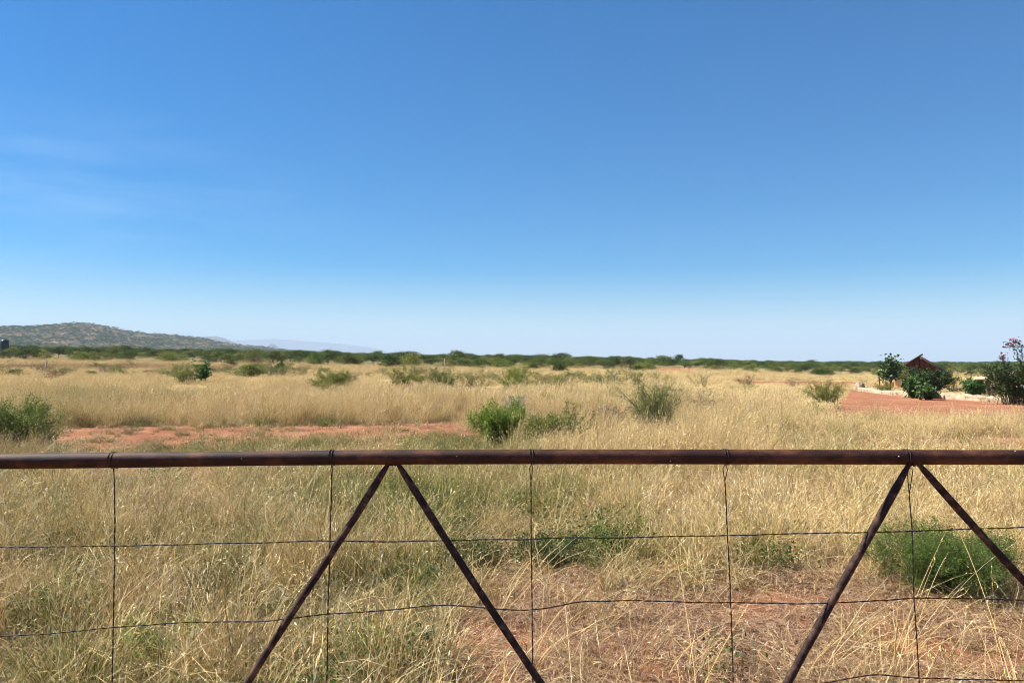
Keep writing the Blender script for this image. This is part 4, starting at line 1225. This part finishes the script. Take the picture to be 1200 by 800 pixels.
# ------------------------------------------------------------------ sky, sun, camera
AZ, EL = -78, 48
w = bpy.data.worlds.new('World'); S.world = w; w.use_nodes = True
nt = w.node_tree; sk = nt.nodes.new('ShaderNodeTexSky'); sk.sky_type = 'NISHITA'; sk.sun_disc = False
sk.sun_elevation = R(EL); sk.sun_rotation = R(AZ); sk.altitude = 1100; sk.air_density = 1.0; sk.dust_density = 1.1; sk.ozone_density = 2.5
hs = nt.nodes.new('ShaderNodeHueSaturation'); hs.inputs['Saturation'].default_value = 2.15; hs.inputs['Hue'].default_value = .503
# compress the range between zenith and horizon a little, as the camera did
K_ = .072
v1 = nd(nt, 'ShaderNodeVectorMath', operation='SCALE'); v1.inputs['Scale'].default_value = K_; gm = nd(nt, 'ShaderNodeGamma'); gm.inputs['Gamma'].default_value = .90
v2 = nd(nt, 'ShaderNodeVectorMath', operation='SCALE'); v2.inputs['Scale'].default_value = .73 / K_
nt.links.new(sk.outputs[0], v1.inputs[0]); nt.links.new(v1.outputs[0], gm.inputs['Color']); nt.links.new(gm.outputs[0], v2.inputs[0]); nt.links.new(v2.outputs[0], hs.inputs['Color'])
# a faint wisp of high cirrus low on the left
tcw = nd(nt, 'ShaderNodeTexCoord')
vd = nd(nt, 'ShaderNodeVectorMath', operation='DISTANCE'); mpw = nd(nt, 'ShaderNodeMapping'); mpw.inputs['Location'].default_value = (.52 * .9, -.83 * .9, -.19 * 3.2); mpw.inputs['Scale'].default_value = (.9, .9, 3.2)
nt.links.new(tcw.outputs['Generated'], mpw.inputs[0]); nt.links.new(mpw.outputs[0], vd.inputs[0]); vd.inputs[1].default_value = (0, 0, 0)
nzw = nd(nt, 'ShaderNodeTexNoise'); nzw.inputs['Scale'].default_value = 5; nzw.inputs['Detail'].default_value = 6; nzw.inputs['Roughness'].default_value = .55
mp2 = nd(nt, 'ShaderNodeMapping'); mp2.inputs['Scale'].default_value = (1, 1, 7); mp2.inputs['Rotation'].default_value = (0, .12, 0)
nt.links.new(tcw.outputs['Generated'], mp2.inputs[0]); nt.links.new(mp2.outputs[0], nzw.inputs['Vector'])
msk = math_(nt, 'MULTIPLY', math_(nt, 'SUBTRACT', .34, vd.outputs['Value'], True), 2.2, True)
wsp = math_(nt, 'MULTIPLY', msk, math_(nt, 'MULTIPLY', math_(nt, 'SUBTRACT', nzw.outputs[0], .40, True), .55, True))
nt.links.new(mixc(nt, wsp, hs.outputs[0], (7.0, 8.1, 9.4)), nt.nodes['Background'].inputs[0])
nt.nodes['Background'].inputs[1].default_value = .072
sl = bpy.data.lights.new('sun', 'SUN'); sl.energy = 5.0; sl.angle = R(.53); sl.color = (1, .94, .84)
so = bpy.data.objects.new('sun', sl); C.objects.link(so)
sv = Vector((math.sin(R(AZ)) * math.cos(R(EL)), math.cos(R(AZ)) * math.cos(R(EL)), math.sin(R(EL))))
so.rotation_euler = (-sv).to_track_quat('-Z', 'Y').to_euler()
cam = bpy.data.cameras.new('camera'); cam.sensor_width = 36; cam.lens = 27; cam.shift_y = 24 / 1200; cam.clip_start = .05; cam.clip_end = 40000
co = bpy.data.objects.new('camera', cam); C.objects.link(co); co.location = (0, 0, CAMZ); co.rotation_euler = (PI / 2, 0, 0); S.camera = co
vs = S.view_settings; vs.view_transform = 'Standard'; vs.look = 'None'; vs.exposure = 1.2; vs.gamma = 1
S.render.engine = 'CYCLES'
cy = S.cycles; cy.max_bounces = 6; cy.diffuse_bounces = 2; cy.glossy_bounces = 2; cy.transmission_bounces = 4; cy.volume_bounces = 2; cy.transparent_max_bounces = 4
cy.use_denoising = True; cy.filter_width = 1.0
cy.use_adaptive_sampling = True; cy.adaptive_threshold = .02
